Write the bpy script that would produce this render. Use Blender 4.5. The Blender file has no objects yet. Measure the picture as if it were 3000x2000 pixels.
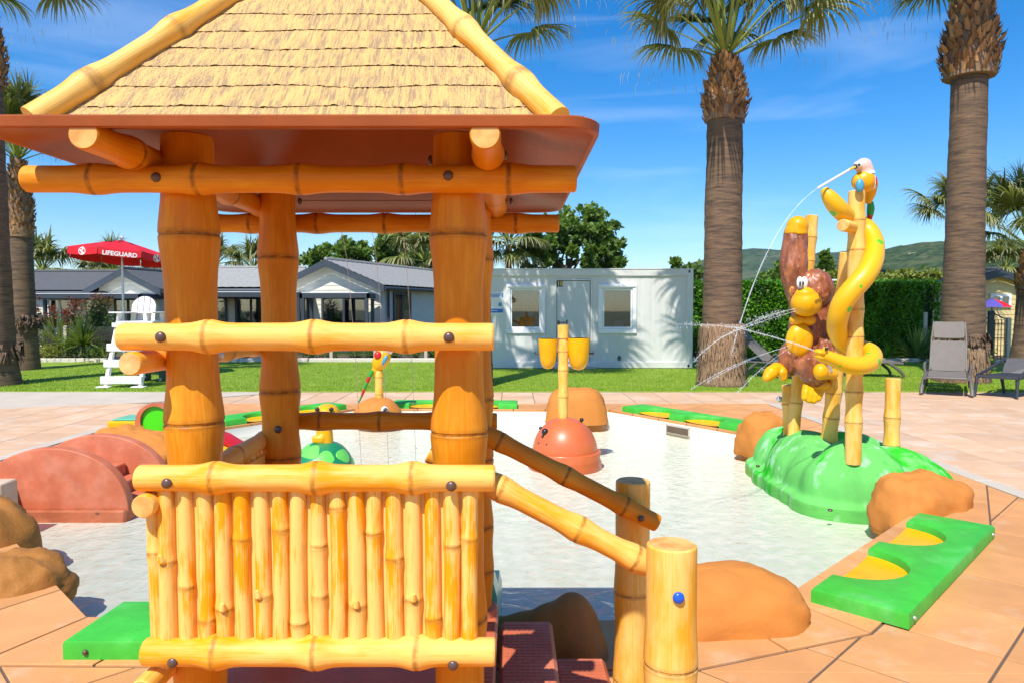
import bpy, bmesh, math, random
import numpy as np
from mathutils import Vector, Matrix, noise as mnoise
R = math.radians
rnd = random.Random(7)
scene = bpy.context.scene
COL = scene.collection

# ------------------------------------------------------------------ camera
EYE = Vector((0, 0, 1.55)); FPX = 2100.0; PITCH = math.atan(95 / 2100.0)
cam_d = bpy.data.cameras.new('camera'); cam = bpy.data.objects.new('camera', cam_d); COL.objects.link(cam)
cam.location = EYE; cam.rotation_euler = (R(90) - PITCH, 0, 0)
cam_d.sensor_width = 36; cam_d.lens = 36 * FPX / 3000; cam_d.clip_start = 0.05; cam_d.clip_end = 6000
scene.camera = cam

# ------------------------------------------------------------------ sky, sun, exposure
SUN_DIR = Vector((-0.42, -1.0, 1.52)).normalized()          # towards the sun
elev = math.asin(SUN_DIR.z); azim = math.atan2(SUN_DIR.x, SUN_DIR.y)
world = bpy.data.worlds.new('World'); scene.world = world; world.use_nodes = True
wn = world.node_tree.nodes; wl = world.node_tree.links; wn.clear()
w_out = wn.new('ShaderNodeOutputWorld'); w_bg = wn.new('ShaderNodeBackground'); w_bg.inputs['Strength'].default_value = 0.148
sky = wn.new('ShaderNodeTexSky'); sky.sky_type = 'NISHITA'; sky.sun_disc = False
sky.sun_elevation = elev; sky.sun_rotation = azim
sky.air_density = 1.0; sky.dust_density = 0.35; sky.ozone_density = 5.0; sky.altitude = 0
w_hsv = wn.new('ShaderNodeHueSaturation'); w_hsv.inputs['Saturation'].default_value = 1.38; w_hsv.inputs['Value'].default_value = 0.82; w_hsv.inputs['Hue'].default_value = 0.503
w_tc = wn.new('ShaderNodeTexCoord'); w_map = wn.new('ShaderNodeMapping'); w_map.inputs['Scale'].default_value = (1.1, 1.1, 7.0)
w_map.inputs['Rotation'].default_value = (0.10, 0.06, 0.0)
w_n = wn.new('ShaderNodeTexNoise'); w_n.inputs['Scale'].default_value = 2.1; w_n.inputs['Detail'].default_value = 7; w_n.inputs['Roughness'].default_value = 0.55
w_n.inputs['Distortion'].default_value = 0.5
w_r = wn.new('ShaderNodeMapRange'); w_r.inputs[1].default_value = 0.52; w_r.inputs[2].default_value = 0.80; w_r.inputs[3].default_value = 0.0; w_r.inputs[4].default_value = 0.17
w_mix = wn.new('ShaderNodeMixRGB'); w_mix.inputs['Color2'].default_value = (6.5, 6.9, 7.4, 1)
wl.new(sky.outputs[0], w_hsv.inputs['Color']); wl.new(w_tc.outputs['Generated'], w_map.inputs[0]); wl.new(w_map.outputs[0], w_n.inputs['Vector'])
wl.new(w_n.outputs['Fac'], w_r.inputs[0]); wl.new(w_r.outputs[0], w_mix.inputs['Fac']); wl.new(w_hsv.outputs[0], w_mix.inputs['Color1'])
wl.new(w_mix.outputs[0], w_bg.inputs['Color']); wl.new(w_bg.outputs[0], w_out.inputs['Surface'])

sun_d = bpy.data.lights.new('sun', 'SUN'); sun_d.energy = 4.0; sun_d.angle = R(0.5); sun_d.color = (1.0, 0.955, 0.88)
sun = bpy.data.objects.new('sun', sun_d); COL.objects.link(sun); sun.location = SUN_DIR * 60
sun.rotation_euler = (-SUN_DIR).to_track_quat('-Z', 'Y').to_euler()
scene.view_settings.view_transform = 'Standard'; scene.view_settings.look = 'None'
scene.view_settings.exposure = 0.60; scene.view_settings.gamma = 1.0; scene.view_settings.use_curve_mapping = False
scene.render.engine = 'CYCLES'
scene.cycles.max_bounces = 8; scene.cycles.transparent_max_bounces = 12
scene.cycles.caustics_reflective = False; scene.cycles.caustics_refractive = False

# ------------------------------------------------------------------ survey helpers: sight line of the survey photograph -> point in the place
_cp, _sp = math.cos(PITCH), math.sin(PITCH)
def ray(px, py):
    u = (px - 1500) / FPX; v = (1000 - py) / FPX
    return Vector((u, _cp + v * _sp, -_sp + v * _cp))
def P(px, py, Y):
    d = ray(px, py); return EYE + d * (Y / d.y)
def G(px, py, z=0.0):
    d = ray(px, py); return EYE + d * ((z - EYE.z) / d.z)

# ------------------------------------------------------------------ object helpers
ORG = {}
def tag(o, label=None, cat=None, group=None, kind=None):
    if label: o['label'] = label
    if cat: o['category'] = cat
    if group: o['group'] = group
    if kind: o['kind'] = kind
    return o
def thing(name, loc, label, cat, group=None):
    o = bpy.data.objects.new(name, None); o.empty_display_size = 0.1; COL.objects.link(o)
    o.location = loc; ORG[o.name] = Vector(loc)
    return tag(o, label, cat, group)
def link_mesh(name, me, parent=None, org=(0, 0, 0)):
    o = bpy.data.objects.new(name, me); COL.objects.link(o)
    if parent is not None:
        o.parent = parent; ORG[o.name] = ORG[parent.name].copy()
    else:
        o.location = org; ORG[o.name] = Vector(org)
    return o
def copy_tree(o, parent=None, label=None):
    c = o.copy(); COL.objects.link(c)
    if parent is not None: c.parent = parent
    if label: c['label'] = label
    for ch in o.children: copy_tree(ch, c)
    return c

class MB:
    """collects faces for one mesh object; dat = (around, along, wear) per vertex"""
    def __init__(s): s.v = []; s.f = []; s.d = []
    def add(s, vs, fs, ds=None):
        n = len(s.v); s.v.extend(tuple(x) for x in vs); s.f.extend(tuple(i + n for i in f) for f in fs)
        s.d.extend(ds if ds is not None else [(0, 0, 0)] * len(vs)); return s
    def box(s, c, size, rz=0, bev=0.0, rx=0, ry=0):
        hx, hy, hz = size[0] / 2, size[1] / 2, size[2] / 2
        M = Matrix.Translation(c) @ Matrix.Rotation(rz, 4, 'Z') @ Matrix.Rotation(ry, 4, 'Y') @ Matrix.Rotation(rx, 4, 'X')
        if bev <= 0:
            vs = [(x, y, z) for x in (-hx, hx) for y in (-hy, hy) for z in (-hz, hz)]
            fs = [(0, 1, 3, 2), (4, 6, 7, 5), (0, 4, 5, 1), (2, 3, 7, 6), (0, 2, 6, 4), (1, 5, 7, 3)]
        else:
            b = min(bev, hx * .9, hy * .9, hz * .9); idx = {}; vs = []
            for sx in (-1, 1):
                for sy in (-1, 1):
                    for sz in (-1, 1):
                        for a in range(3):
                            q = [sx * (hx - b), sy * (hy - b), sz * (hz - b)]; q[a] += (sx, sy, sz)[a] * b
                            idx[(sx, sy, sz, a)] = len(vs); vs.append(tuple(q))
            fs = []
            for a in range(3):
                o1, o2 = [i for i in range(3) if i != a]
                for sg in (-1, 1):
                    f = []
                    for t1, t2 in ((-1, -1), (1, -1), (1, 1), (-1, 1)):
                        k = [0, 0, 0]; k[a] = sg; k[o1] = t1; k[o2] = t2; f.append(idx[(*k, a)])
                    fs.append(tuple(f if sg > 0 else f[::-1]))
                for t1 in (-1, 1):
                    for t2 in (-1, 1):
                        k1 = [0, 0, 0]; k1[a] = -1; k1[o1] = t1; k1[o2] = t2; k2 = list(k1); k2[a] = 1
                        fs.append((idx[(*k1, o1)], idx[(*k2, o1)], idx[(*k2, o2)], idx[(*k1, o2)]))
            for sx in (-1, 1):
                for sy in (-1, 1):
                    for sz in (-1, 1): fs.append(tuple(idx[(sx, sy, sz, a)] for a in range(3)))
        return s.add([M @ Vector(q) for q in vs], fs)
    def tube(s, pts, rad, n=12, caps=True, wear=None, flat=1.0, up=None):
        pts = [Vector(p) for p in pts]
        if not hasattr(rad, '__len__'): rad = [rad] * len(pts)
        T = []
        for i in range(len(pts)):
            a = pts[max(0, i - 1)]; b = pts[min(len(pts) - 1, i + 1)]; t = (b - a)
            T.append(t.normalized() if t.length > 1e-9 else Vector((0, 0, 1)))
        ref = Vector(up) if up else (Vector((0, 0, 1)) if abs(T[0].z) < .9 else Vector((1, 0, 0)))
        N = (ref - T[0] * ref.dot(T[0])).normalized()
        vs = []; ds = []; L = 0; off = (pts[0].x * 7.3 + pts[0].y * 3.1 + pts[0].z * 5.7)
        for i, p in enumerate(pts):
            if i: L += (pts[i] - pts[i - 1]).length; N = (N - T[i] * N.dot(T[i])).normalized()
            B = T[i].cross(N)
            for k in range(n):
                a = 2 * math.pi * k / n
                vs.append(p + (N * math.cos(a) * flat + B * math.sin(a)) * rad[i])
                ds.append((min(k, n - k) * 2 * rad[0] * math.pi / n + off, L + off * .37, wear[i] if wear else 0))
        fs = [(i * n + k, i * n + (k + 1) % n, (i + 1) * n + (k + 1) % n, (i + 1) * n + k) for i in range(len(pts) - 1) for k in range(n)]
        if caps:
            fs.append(tuple(range(n - 1, -1, -1))); fs.append(tuple((len(pts) - 1) * n + k for k in range(n)))
        return s.add(vs, fs, ds)
    def bamboo(s, p0, p1, r, nodes, n=22, bulge=.17, bow=0.0, mid=None, kw=1.5):
        """one culm: swollen dark-ringed nodes at the given distances (metres) from p0, sawn ends"""
        p0 = Vector(p0); p1 = Vector(p1); L = (p1 - p0).length; ds = set([0, .004, .012, L - .012, L - .004, L])
        ds |= {L * i / 14 for i in range(1, 14)}
        for q in nodes:
            for k in (-2.2, -1.5, -1, -.6, -.3, 0, .3, .6, 1, 1.5, 2.2): ds.add(q + k * r * .9)
            for k in (-.006, -.0025, .0025, .006): ds.add(q + k)
        ds = sorted(d for d in ds if 0 <= d <= L); pts = []; rad = []; wear = []
        for i, d in enumerate(ds):
            t = d / L; c = p0.lerp(p1, t)
            if mid is not None: c = c + Vector(mid) * (4 * t * (1 - t))
            f = 1.0; w = 0.0
            for q in nodes:
                x = (d - q) / (r * kw); f += bulge * math.exp(-x * x * 1.6)
                if abs(d - q) < .0035: f -= .035; w = 1.0
                elif abs(d - q) < .009: w = max(w, .55)
            if d < .004 or d > L - .004: f *= .90
            elif d < .012 or d > L - .012: f *= .985
            pts.append(c); rad.append(r * f * (1 + .012 * math.sin(d * 9 + r * 100))); wear.append(w)
        st = len(s.v); s.tube(pts, rad, n, caps=False, wear=wear)
        for p, ring, fl in ((pts[0], s.v[st:st + n], 1), (pts[-1], s.v[-n:], 0)):
            vs = [tuple(q) for q in ring] + [tuple(p.lerp(Vector(q), .55)) for q in ring] + [tuple(p)]
            fs = [(k, (k + 1) % n, n + (k + 1) % n, n + k) for k in range(n)] + [(n + k, n + (k + 1) % n, 2 * n) for k in range(n)]
            if fl: fs = [f[::-1] for f in fs]
            s.add(vs, fs, [(q[0] * 3, q[2] * 3, -1) for q in vs])
        return s
    def ball(s, c, r, nu=20, nv=12, M=None, fn=None, power=None, zmin=None):
        if not hasattr(r, '__len__'): r = (r, r, r)
        vs = []
        for j in range(nv + 1):
            th = math.pi * j / nv
            for i in range(nu):
                ph = 2 * math.pi * i / nu
                q = Vector((math.sin(th) * math.cos(ph), math.sin(th) * math.sin(ph), math.cos(th)))
                if power: q = Vector(tuple(math.copysign(abs(x) ** power, x) for x in q))
                k = fn(q) if fn else 1.0
                w = Vector((q.x * r[0], q.y * r[1], q.z * r[2])) * k
                if zmin is not None and w.z < zmin: w.z = zmin
                if M is not None: w = M @ w
                vs.append(Vector(c) + w)
        fs = [(j * nu + i, (j + 1) * nu + i, (j + 1) * nu + (i + 1) % nu, j * nu + (i + 1) % nu) for j in range(nv) for i in range(nu)]
        return s.add(vs, fs)
    def prism(s, outline, h, M=Matrix(), bev=0.0):
        """outline: ccw 2D list; extruded 0..h in local z, top edge bevelled"""
        n = len(outline); rings = [(0.0, 0.0), (h - bev, 0.0)]
        if bev > 0: rings += [(h - bev * .3, bev * .3), (h, bev)]
        else: rings[1] = (h, 0.0)
        vs = []
        pl = [Vector((a, b)) for a, b in outline]
        for z, ins in rings:
            for i in range(n):
                q = pl[i]
                if ins:
                    e1 = (pl[i] - pl[i - 1]).normalized(); e2 = (pl[(i + 1) % n] - pl[i]).normalized()
                    nn = Vector((-e1.y - e2.y, e1.x + e2.x)); l = nn.length
                    if l > 1e-6: q = q + nn / l * ins / max(.5, l / 2)
                vs.append(M @ Vector((q.x, q.y, z)))
        fs = [(j * n + i, j * n + (i + 1) % n, (j + 1) * n + (i + 1) % n, (j + 1) * n + i) for j in range(len(rings) - 1) for i in range(n)]
        fs.append(tuple(range(n - 1, -1, -1))); fs.append(tuple((len(rings) - 1) * n + i for i in range(n)))
        return s.add(vs, fs)
    def mesh(s, name, mat, org=(0, 0, 0), smooth=True, angle=38, fix=False):
        me = bpy.data.meshes.new(name); o = Vector(org)
        va = np.array([tuple(q) for q in s.v], dtype=np.float32).reshape(-1, 3) - np.array(o, dtype=np.float32)
        me.from_pydata(va.tolist(), [], s.f)
        at = me.attributes.new('dat', 'FLOAT_VECTOR', 'POINT'); at.data.foreach_set('vector', np.array(s.d, dtype=np.float32).ravel())
        if fix:
            bm = bmesh.new(); bm.from_mesh(me); bmesh.ops.recalc_face_normals(bm, faces=bm.faces); bm.to_mesh(me); bm.free()
        if smooth:
            me.polygons.foreach_set('use_smooth', [True] * len(me.polygons))
            if angle: me.set_sharp_from_angle(angle=R(angle))
        me.materials.append(mat); me.update()
        return me
    def obj(s, name, mat, parent=None, org=None, label=None, **k):
        if parent is not None: org = ORG[parent.name]
        elif org is None:
            a = np.array([tuple(q) for q in s.v]); org = ((a[:, 0].min() + a[:, 0].max()) / 2, (a[:, 1].min() + a[:, 1].max()) / 2, a[:, 2].min())
        o = link_mesh(name, s.mesh(name, mat, org, **k), parent, org)
        if label: o['label'] = label
        return o
def fuse(mb, name, mat, parent=None, voxel=.02, smooth=6, org=None, fn=None, fur=0):
    """weld overlapping solids into one continuous skin"""
    if parent is not None: org = ORG[parent.name]
    elif org is None:
        a = np.array([tuple(q) for q in mb.v]); org = ((a[:, 0].min() + a[:, 0].max()) / 2, (a[:, 1].min() + a[:, 1].max()) / 2, a[:, 2].min())
    me = mb.mesh(name + '_raw', mat, org, fix=True)
    t = bpy.data.objects.new(name + '_raw', me); COL.objects.link(t)
    m = t.modifiers.new('r', 'REMESH'); m.mode = 'VOXEL'; m.voxel_size = voxel
    m2 = t.modifiers.new('s', 'SMOOTH'); m2.iterations = smooth; m2.factor = .5
    dg = bpy.context.evaluated_depsgraph_get(); dg.update()
    out = bpy.data.meshes.new_from_object(t.evaluated_get(dg)); out.name = name
    bpy.data.objects.remove(t); bpy.data.meshes.remove(me)
    if fn:
        for v in out.vertices: v.co = fn(v.co.copy())
    if fur:      # carved strands running down the figure
        nl = [v.normal.copy() for v in out.vertices]
        for v, nn_ in zip(out.vertices, nl):
            c = v.co; v.co = c + nn_ * fur * (mnoise.noise(Vector((c.x * 26, c.y * 26, c.z * 7))) + .6 * mnoise.noise(Vector((c.x * 55, c.y * 55, c.z * 15))))
    out.polygons.foreach_set('use_smooth', [True] * len(out.polygons))
    out.materials.clear(); out.materials.append(mat)
    return link_mesh(name, out, parent, org)
def text_obj(name, body, size, M, mat, parent, depth=.001, align='CENTER', org=None, bold=0.0):
    cu = bpy.data.curves.new(name, 'FONT'); cu.body = body; cu.size = size; cu.align_x = align; cu.align_y = 'CENTER'; cu.extrude = depth; cu.offset = bold
    cu.resolution_u = 3
    t = bpy.data.objects.new(name, cu); COL.objects.link(t)
    dg = bpy.context.evaluated_depsgraph_get(); dg.update()
    me = bpy.data.meshes.new_from_object(t.evaluated_get(dg)); bpy.data.objects.remove(t)
    o = ORG[parent.name] if parent is not None else Vector(org)
    me.transform(Matrix.Translation(-o) @ M); me.materials.clear(); me.materials.append(mat); me.name = name
    return link_mesh(name, me, parent, o)

# ------------------------------------------------------------------ materials
def nodes_of(name):
    m = bpy.data.materials.new(name); m.use_nodes = True
    return m, m.node_tree.nodes, m.node_tree.links, m.node_tree.nodes['Principled BSDF']
def c4(c): return (c[0], c[1], c[2], 1)
def mat(name, base, rough=.5, var=.12, scale=6, col2=None, thr=(.45, .65), scale2=3, bump=0, bscale=50, spec=.5, coat=0, metal=0, orand=0, stretch=(1, 1, 1), det=4, specks=None):
    m, N, L, b = nodes_of(name)
    tc = N.new('ShaderNodeTexCoord'); mp = N.new('ShaderNodeMapping'); mp.inputs['Scale'].default_value = stretch
    L.new(tc.outputs['Object'], mp.inputs[0]); vec = mp.outputs[0]
    if orand:
        oi = N.new('ShaderNodeObjectInfo'); ad = N.new('ShaderNodeVectorMath'); ad.operation = 'ADD'
        ml = N.new('ShaderNodeMath'); ml.operation = 'MULTIPLY'; ml.inputs[1].default_value = 37
        L.new(oi.outputs['Random'], ml.inputs[0]); L.new(mp.outputs[0], ad.inputs[0]); L.new(ml.outputs[0], ad.inputs[1]); vec = ad.outputs[0]
    n1 = N.new('ShaderNodeTexNoise'); n1.inputs['Scale'].default_value = scale; n1.inputs['Detail'].default_value = det; n1.inputs['Roughness'].default_value = .6
    L.new(vec, n1.inputs['Vector'])
    mr = N.new('ShaderNodeMapRange'); mr.inputs[1].default_value = .3; mr.inputs[2].default_value = .7; mr.inputs[3].default_value = 1 - var; mr.inputs[4].default_value = 1 + var * .6
    L.new(n1.outputs['Fac'], mr.inputs[0]); fac = mr.outputs[0]
    if orand:
        m2 = N.new('ShaderNodeMapRange'); m2.inputs[3].default_value = 1 - orand; m2.inputs[4].default_value = 1 + orand * .6
        L.new(oi.outputs['Random'], m2.inputs[0]); mm = N.new('ShaderNodeMath'); mm.operation = 'MULTIPLY'; L.new(fac, mm.inputs[0]); L.new(m2.outputs[0], mm.inputs[1]); fac = mm.outputs[0]
    col = None
    if col2 is not None:
        n2 = N.new('ShaderNodeTexNoise'); n2.inputs['Scale'].default_value = scale2; n2.inputs['Detail'].default_value = 6; n2.inputs['Roughness'].default_value = .62; L.new(vec, n2.inputs['Vector'])
        r2 = N.new('ShaderNodeMapRange'); r2.inputs[1].default_value = thr[0]; r2.inputs[2].default_value = thr[1]; L.new(n2.outputs['Fac'], r2.inputs[0])
        mx = N.new('ShaderNodeMixRGB'); mx.inputs[1].default_value = c4(base); mx.inputs[2].default_value = c4(col2); L.new(r2.outputs[0], mx.inputs[0]); col = mx.outputs[0]
    if specks is not None:
        n3 = N.new('ShaderNodeTexNoise'); n3.inputs['Scale'].default_value = specks[1]; n3.inputs['Detail'].default_value = 3; L.new(vec, n3.inputs['Vector'])
        r3 = N.new('ShaderNodeMapRange'); r3.inputs[1].default_value = specks[2]; r3.inputs[2].default_value = specks[2] + .08; L.new(n3.outputs['Fac'], r3.inputs[0])
        mx3 = N.new('ShaderNodeMixRGB'); mx3.inputs[2].default_value = c4(specks[0])
        if col is None: mx3.inputs[1].default_value = c4(base)
        else: L.new(col, mx3.inputs[1])
        L.new(r3.outputs[0], mx3.inputs[0]); col = mx3.outputs[0]
    vm = N.new('ShaderNodeVectorMath'); vm.operation = 'SCALE'
    if col is None: vm.inputs[0].default_value = base
    else: L.new(col, vm.inputs[0])
    L.new(fac, vm.inputs['Scale']); L.new(vm.outputs[0], b.inputs['Base Color'])
    b.inputs['Roughness'].default_value = rough; b.inputs['Specular IOR Level'].default_value = spec; b.inputs['Metallic'].default_value = metal
    b.inputs['Coat Weight'].default_value = coat; b.inputs['Coat Roughness'].default_value = .12
    if bump:
        nb = N.new('ShaderNodeTexNoise'); nb.inputs['Scale'].default_value = bscale; nb.inputs['Detail'].default_value = 5; L.new(vec, nb.inputs['Vector'])
        bp = N.new('ShaderNodeBump'); bp.inputs['Strength'].default_value = bump; bp.inputs['Distance'].default_value = .01
        L.new(nb.outputs['Fac'], bp.inputs['Height']); L.new(bp.outputs[0], b.inputs['Normal'])
    return m
def bamboo_mat(name, amber, cream, lo, hi, dark=(.15, .06, .012), rough=.46, endc=(.84, .47, .14)):
    m, N, L, b = nodes_of(name); b.inputs['Specular IOR Level'].default_value = .3
    at = N.new('ShaderNodeAttribute'); at.attribute_name = 'dat'; sp = N.new('ShaderNodeSeparateXYZ'); L.new(at.outputs['Vector'], sp.inputs[0])
    oi = N.new('ShaderNodeObjectInfo'); k = N.new('ShaderNodeMath'); k.operation = 'MULTIPLY'; k.inputs[1].default_value = 20; L.new(oi.outputs['Random'], k.inputs[0])
    def vec(sx, sy):
        a = N.new('ShaderNodeMath'); a.operation = 'MULTIPLY'; a.inputs[1].default_value = sx; L.new(sp.outputs[0], a.inputs[0])
        c = N.new('ShaderNodeMath'); c.operation = 'MULTIPLY'; c.inputs[1].default_value = sy; L.new(sp.outputs[1], c.inputs[0])
        cb = N.new('ShaderNodeCombineXYZ'); L.new(a.outputs[0], cb.inputs[0]); L.new(c.outputs[0], cb.inputs[1]); L.new(k.outputs[0], cb.inputs[2]); return cb.outputs[0]
    def noise(v, sc, det=4, rg=.6):
        n = N.new('ShaderNodeTexNoise'); n.inputs['Scale'].default_value = sc; n.inputs['Detail'].default_value = det; n.inputs['Roughness'].default_value = rg; L.new(v, n.inputs['Vector']); return n.outputs['Fac']
    def rng(x, a, c, d=0, e=1):
        r = N.new('ShaderNodeMapRange'); r.inputs[1].default_value = a; r.inputs[2].default_value = c; r.inputs[3].default_value = d; r.inputs[4].default_value = e; L.new(x, r.inputs[0]); return r.outputs[0]
    def mix(f, c1, c2):
        mx = N.new('ShaderNodeMixRGB'); L.new(f, mx.inputs[0])
        for i, c in ((1, c1), (2, c2)):
            if isinstance(c, tuple): mx.inputs[i].default_value = c4(c)
            else: L.new(c, mx.inputs[i])
        return mx.outputs[0]
    broad = noise(vec(14, 3.2), 1, 4, .65); fine = noise(vec(190, 5), 1, 3); 
    s1 = N.new('ShaderNodeMath'); s1.operation = 'MULTIPLY_ADD'; s1.inputs[1].default_value = .35; L.new(fine, s1.inputs[0]); L.new(broad, s1.inputs[2])
    col = mix(rng(s1.outputs[0], lo + .175, hi + .175), amber, cream)
    col = mix(rng(noise(vec(260, 9), 1, 2), .62, .74, 0, .35), col, (amber[0] * .55, amber[1] * .42, amber[2] * .4))
    # scuffs and dark flecks
    col = mix(rng(noise(vec(90, 14), 1, 5, .7), .70, .76, 0, .55), col, dark)
    # node ring, broken up
    ringn = rng(noise(vec(60, 60), 1, 3), .30, .58, .25, 1)
    w = rng(sp.outputs[2], 0.0, 1.0); mm = N.new('ShaderNodeMath'); mm.operation = 'MULTIPLY'; L.new(w, mm.inputs[0]); L.new(ringn, mm.inputs[1])
    mm2 = N.new('ShaderNodeMath'); mm2.operation = 'MULTIPLY'; mm2.inputs[1].default_value = .8; L.new(mm.outputs[0], mm2.inputs[0])
    col = mix(mm2.outputs[0], col, dark)
    tc = N.new('ShaderNodeTexCoord'); ne = N.new('ShaderNodeTexNoise'); ne.inputs['Scale'].default_value = 22; ne.inputs['Detail'].default_value = 6; L.new(tc.outputs['Object'], ne.inputs['Vector'])
    endcol = mix(rng(ne.outputs['Fac'], .4, .68), endc, (endc[0] * .80, endc[1] * .55, endc[2] * .4))
    col = mix(rng(sp.outputs[2], -.5, -.95), col, endcol)
    L.new(col, b.inputs['Base Color']); b.inputs['Roughness'].default_value = rough
    L.new(rng(broad, .3, .7, rough - .06, rough + .16), b.inputs['Roughness'])
    bp = N.new('ShaderNodeBump'); bp.inputs['Strength'].default_value = .25; bp.inputs['Distance'].default_value = .004; L.new(fine, bp.inputs['Height']); L.new(bp.outputs[0], b.inputs['Normal'])
    return m
def leaf_mat(name, c1, c2, trans=.35, rough=.45, c3=None):
    m, N, L, b = nodes_of(name)
    at = N.new('ShaderNodeAttribute'); at.attribute_name = 'dat'; sp = N.new('ShaderNodeSeparateXYZ'); L.new(at.outputs['Vector'], sp.inputs[0])
    mx = N.new('ShaderNodeMixRGB'); mx.inputs[1].default_value = c4(c1); mx.inputs[2].default_value = c4(c2); L.new(sp.outputs[0], mx.inputs[0]); col = mx.outputs[0]
    if c3 is not None:
        m3 = N.new('ShaderNodeMixRGB'); L.new(sp.outputs[2], m3.inputs[0]); L.new(col, m3.inputs[1]); m3.inputs[2].default_value = c4(c3); col = m3.outputs[0]
    L.new(col, b.inputs['Base Color']); b.inputs['Roughness'].default_value = rough; b.inputs['Specular IOR Level'].default_value = .35
    tr = N.new('ShaderNodeBsdfTranslucent'); br = N.new('ShaderNodeVectorMath'); br.operation = 'MULTIPLY'; br.inputs[1].default_value = (1.2, 1.25, .6); L.new(col, br.inputs[0]); L.new(br.outputs[0], tr.inputs['Color'])
    ms = N.new('ShaderNodeMixShader'); ms.inputs[0].default_value = trans; L.new(b.outputs[0], ms.inputs[1]); L.new(tr.outputs[0], ms.inputs[2])
    L.new(ms.outputs[0], N['Material Output'].inputs['Surface'])
    return m
def glass_mat(name, tint=(.6, .65, .66), fac=.55, rough=.02):
    m, N, L, b = nodes_of(name)
    t = N.new('ShaderNodeBsdfTransparent'); t.inputs[0].default_value = c4(tint); g = N.new('ShaderNodeBsdfGlossy'); g.inputs['Roughness'].default_value = rough
    fr = N.new('ShaderNodeFresnel'); fr.inputs[0].default_value = 1.5; r = N.new('ShaderNodeMath'); r.operation = 'MULTIPLY_ADD'; r.inputs[1].default_value = 1.0; r.inputs[2].default_value = fac * .25; L.new(fr.outputs[0], r.inputs[0])
    ms = N.new('ShaderNodeMixShader'); L.new(r.outputs[0], ms.inputs[0]); L.new(t.outputs[0], ms.inputs[1]); L.new(g.outputs[0], ms.inputs[2]); L.new(ms.outputs[0], N['Material Output'].inputs['Surface'])
    return m
def spot_mat(name, base, spot, scale, size, rough=.35, coat=.3):
    m, N, L, b = nodes_of(name)
    tc = N.new('ShaderNodeTexCoord'); vo = N.new('ShaderNodeTexVoronoi'); vo.inputs['Scale'].default_value = scale; L.new(tc.outputs['Object'], vo.inputs['Vector'])
    r = N.new('ShaderNodeMapRange'); r.inputs[1].default_value = size; r.inputs[2].default_value = size + .02; L.new(vo.outputs['Distance'], r.inputs[0])
    mx = N.new('ShaderNodeMixRGB'); mx.inputs[1].default_value = c4(spot); mx.inputs[2].default_value = c4(base); L.new(r.outputs[0], mx.inputs[0]); L.new(mx.outputs[0], b.inputs['Base Color'])
    b.inputs['Roughness'].default_value = rough; b.inputs['Coat Weight'].default_value = coat
    return m

MT = {}
AMB = (.67, .222, .002)
MT['amber'] = bamboo_mat('amber_bamboo', AMB, (.80, .34, .022), .44, .68)  # varnish of the posts, also the shaded copy for beams and back rail
MT['cream'] = bamboo_mat('sunlit_cream_bamboo', (.86, .34, .004), (.90, .51, .115), .36, .58, dark=(.36, .14, .02), endc=(.84, .56, .22))  # sunlit copy for front rails: sun put into the cream, with glaze streaks
MT['slat'] = bamboo_mat('sunlit_pale_slat', (.86, .34, .003), (.90, .55, .145), .43, .54, dark=(.40, .16, .02))  # panel slats, sunlit cream put into their colour too
MT['pale'] = bamboo_mat('pale_bamboo', (.82, .37, .02), (.88, .54, .145), .36, .58, dark=(.30, .14, .04))
MT['thatch'] = None
MT['terracotta'] = mat('terracotta_paint', (.33, .080, .016), .5, .12, 5, bump=.12, bscale=40, col2=(.38, .09, .018), scale2=4, spec=.25)
MT['brick_plastic'] = mat('brick_red_plastic', (.54, .145, .065), .5, .13, 7, spec=.3, col2=(.60, .20, .11), scale2=5, bump=.12, bscale=70)
MT['bolt'] = mat('bronze_bolt', (.10, .055, .04), .35, .2, 30, spec=.6)
MT['blue_plastic'] = mat('blue_plastic', (.01, .10, .62), .3, .1, 10)
MT['white'] = mat('white_paint', (.80, .80, .77), .4, .05, 5)
MT['cream_wall'] = mat('cream_cladding', (.72, .70, .58), .55, .08, 3, orand=.04)
MT['yellow_wall'] = mat('yellow_cladding', (.74, .56, .25), .55, .08, 3, orand=.04)
MT['anthracite'] = mat('anthracite_metal', (.045, .055, .068), .45, .15, 4)
MT['roof_slate'] = mat('slate_roof', (.105, .107, .11), .8, .15, 8, spec=.2)
MT['roof_tile'] = mat('grey_roof_tile', (.31, .305, .285), .7, .2, 12, spec=.2)
MT['container'] = mat('container_paint', (.68, .67, .63), .5, .04, 2, spec=.3, col2=(.65, .64, .60), scale2=.8)
MT['window_white'] = mat('white_frame', (.82, .82, .84), .3, .03, 4)
MT['room'] = mat('room_tan', (.22, .17, .12), .8, .2, 2)
MT['dark_room'] = mat('dark_interior', (.03, .03, .032), .8, .3, 2)
MT['curtain'] = mat('white_curtain', (.62, .64, .66), .9, .25, 6, stretch=(6, 1, .2))
MT['glass'] = glass_mat('window_glass')
MT['clear_glass'] = glass_mat('fence_glass', (.84, .90, .88), .35)
MT['yellow'] = mat('yellow_paint', (.86, .41, .002), .38, .08, 6, coat=.12, spec=.3, col2=(.82, .36, .002), scale2=5)
MT['monkey'] = mat('worn_brown_paint', (.24, .07, .028), .40, .3, 7, col2=(.42, .14, .055), thr=(.44, .60), scale2=9, bump=.5, bscale=24, coat=.12, specks=((.60, .38, .25), 42, .64), stretch=(1, 1, .55))
MT['green_mound'] = mat('mound_green_paint', (.15, .54, .12), .9, .2, 2.5, spec=.1, col2=(.03, .47, .02), thr=(.55, .60), scale2=1.7, bump=.25, bscale=14, stretch=(1, 1, .5), specks=((.33, .66, .33), 6, .56))
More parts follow.
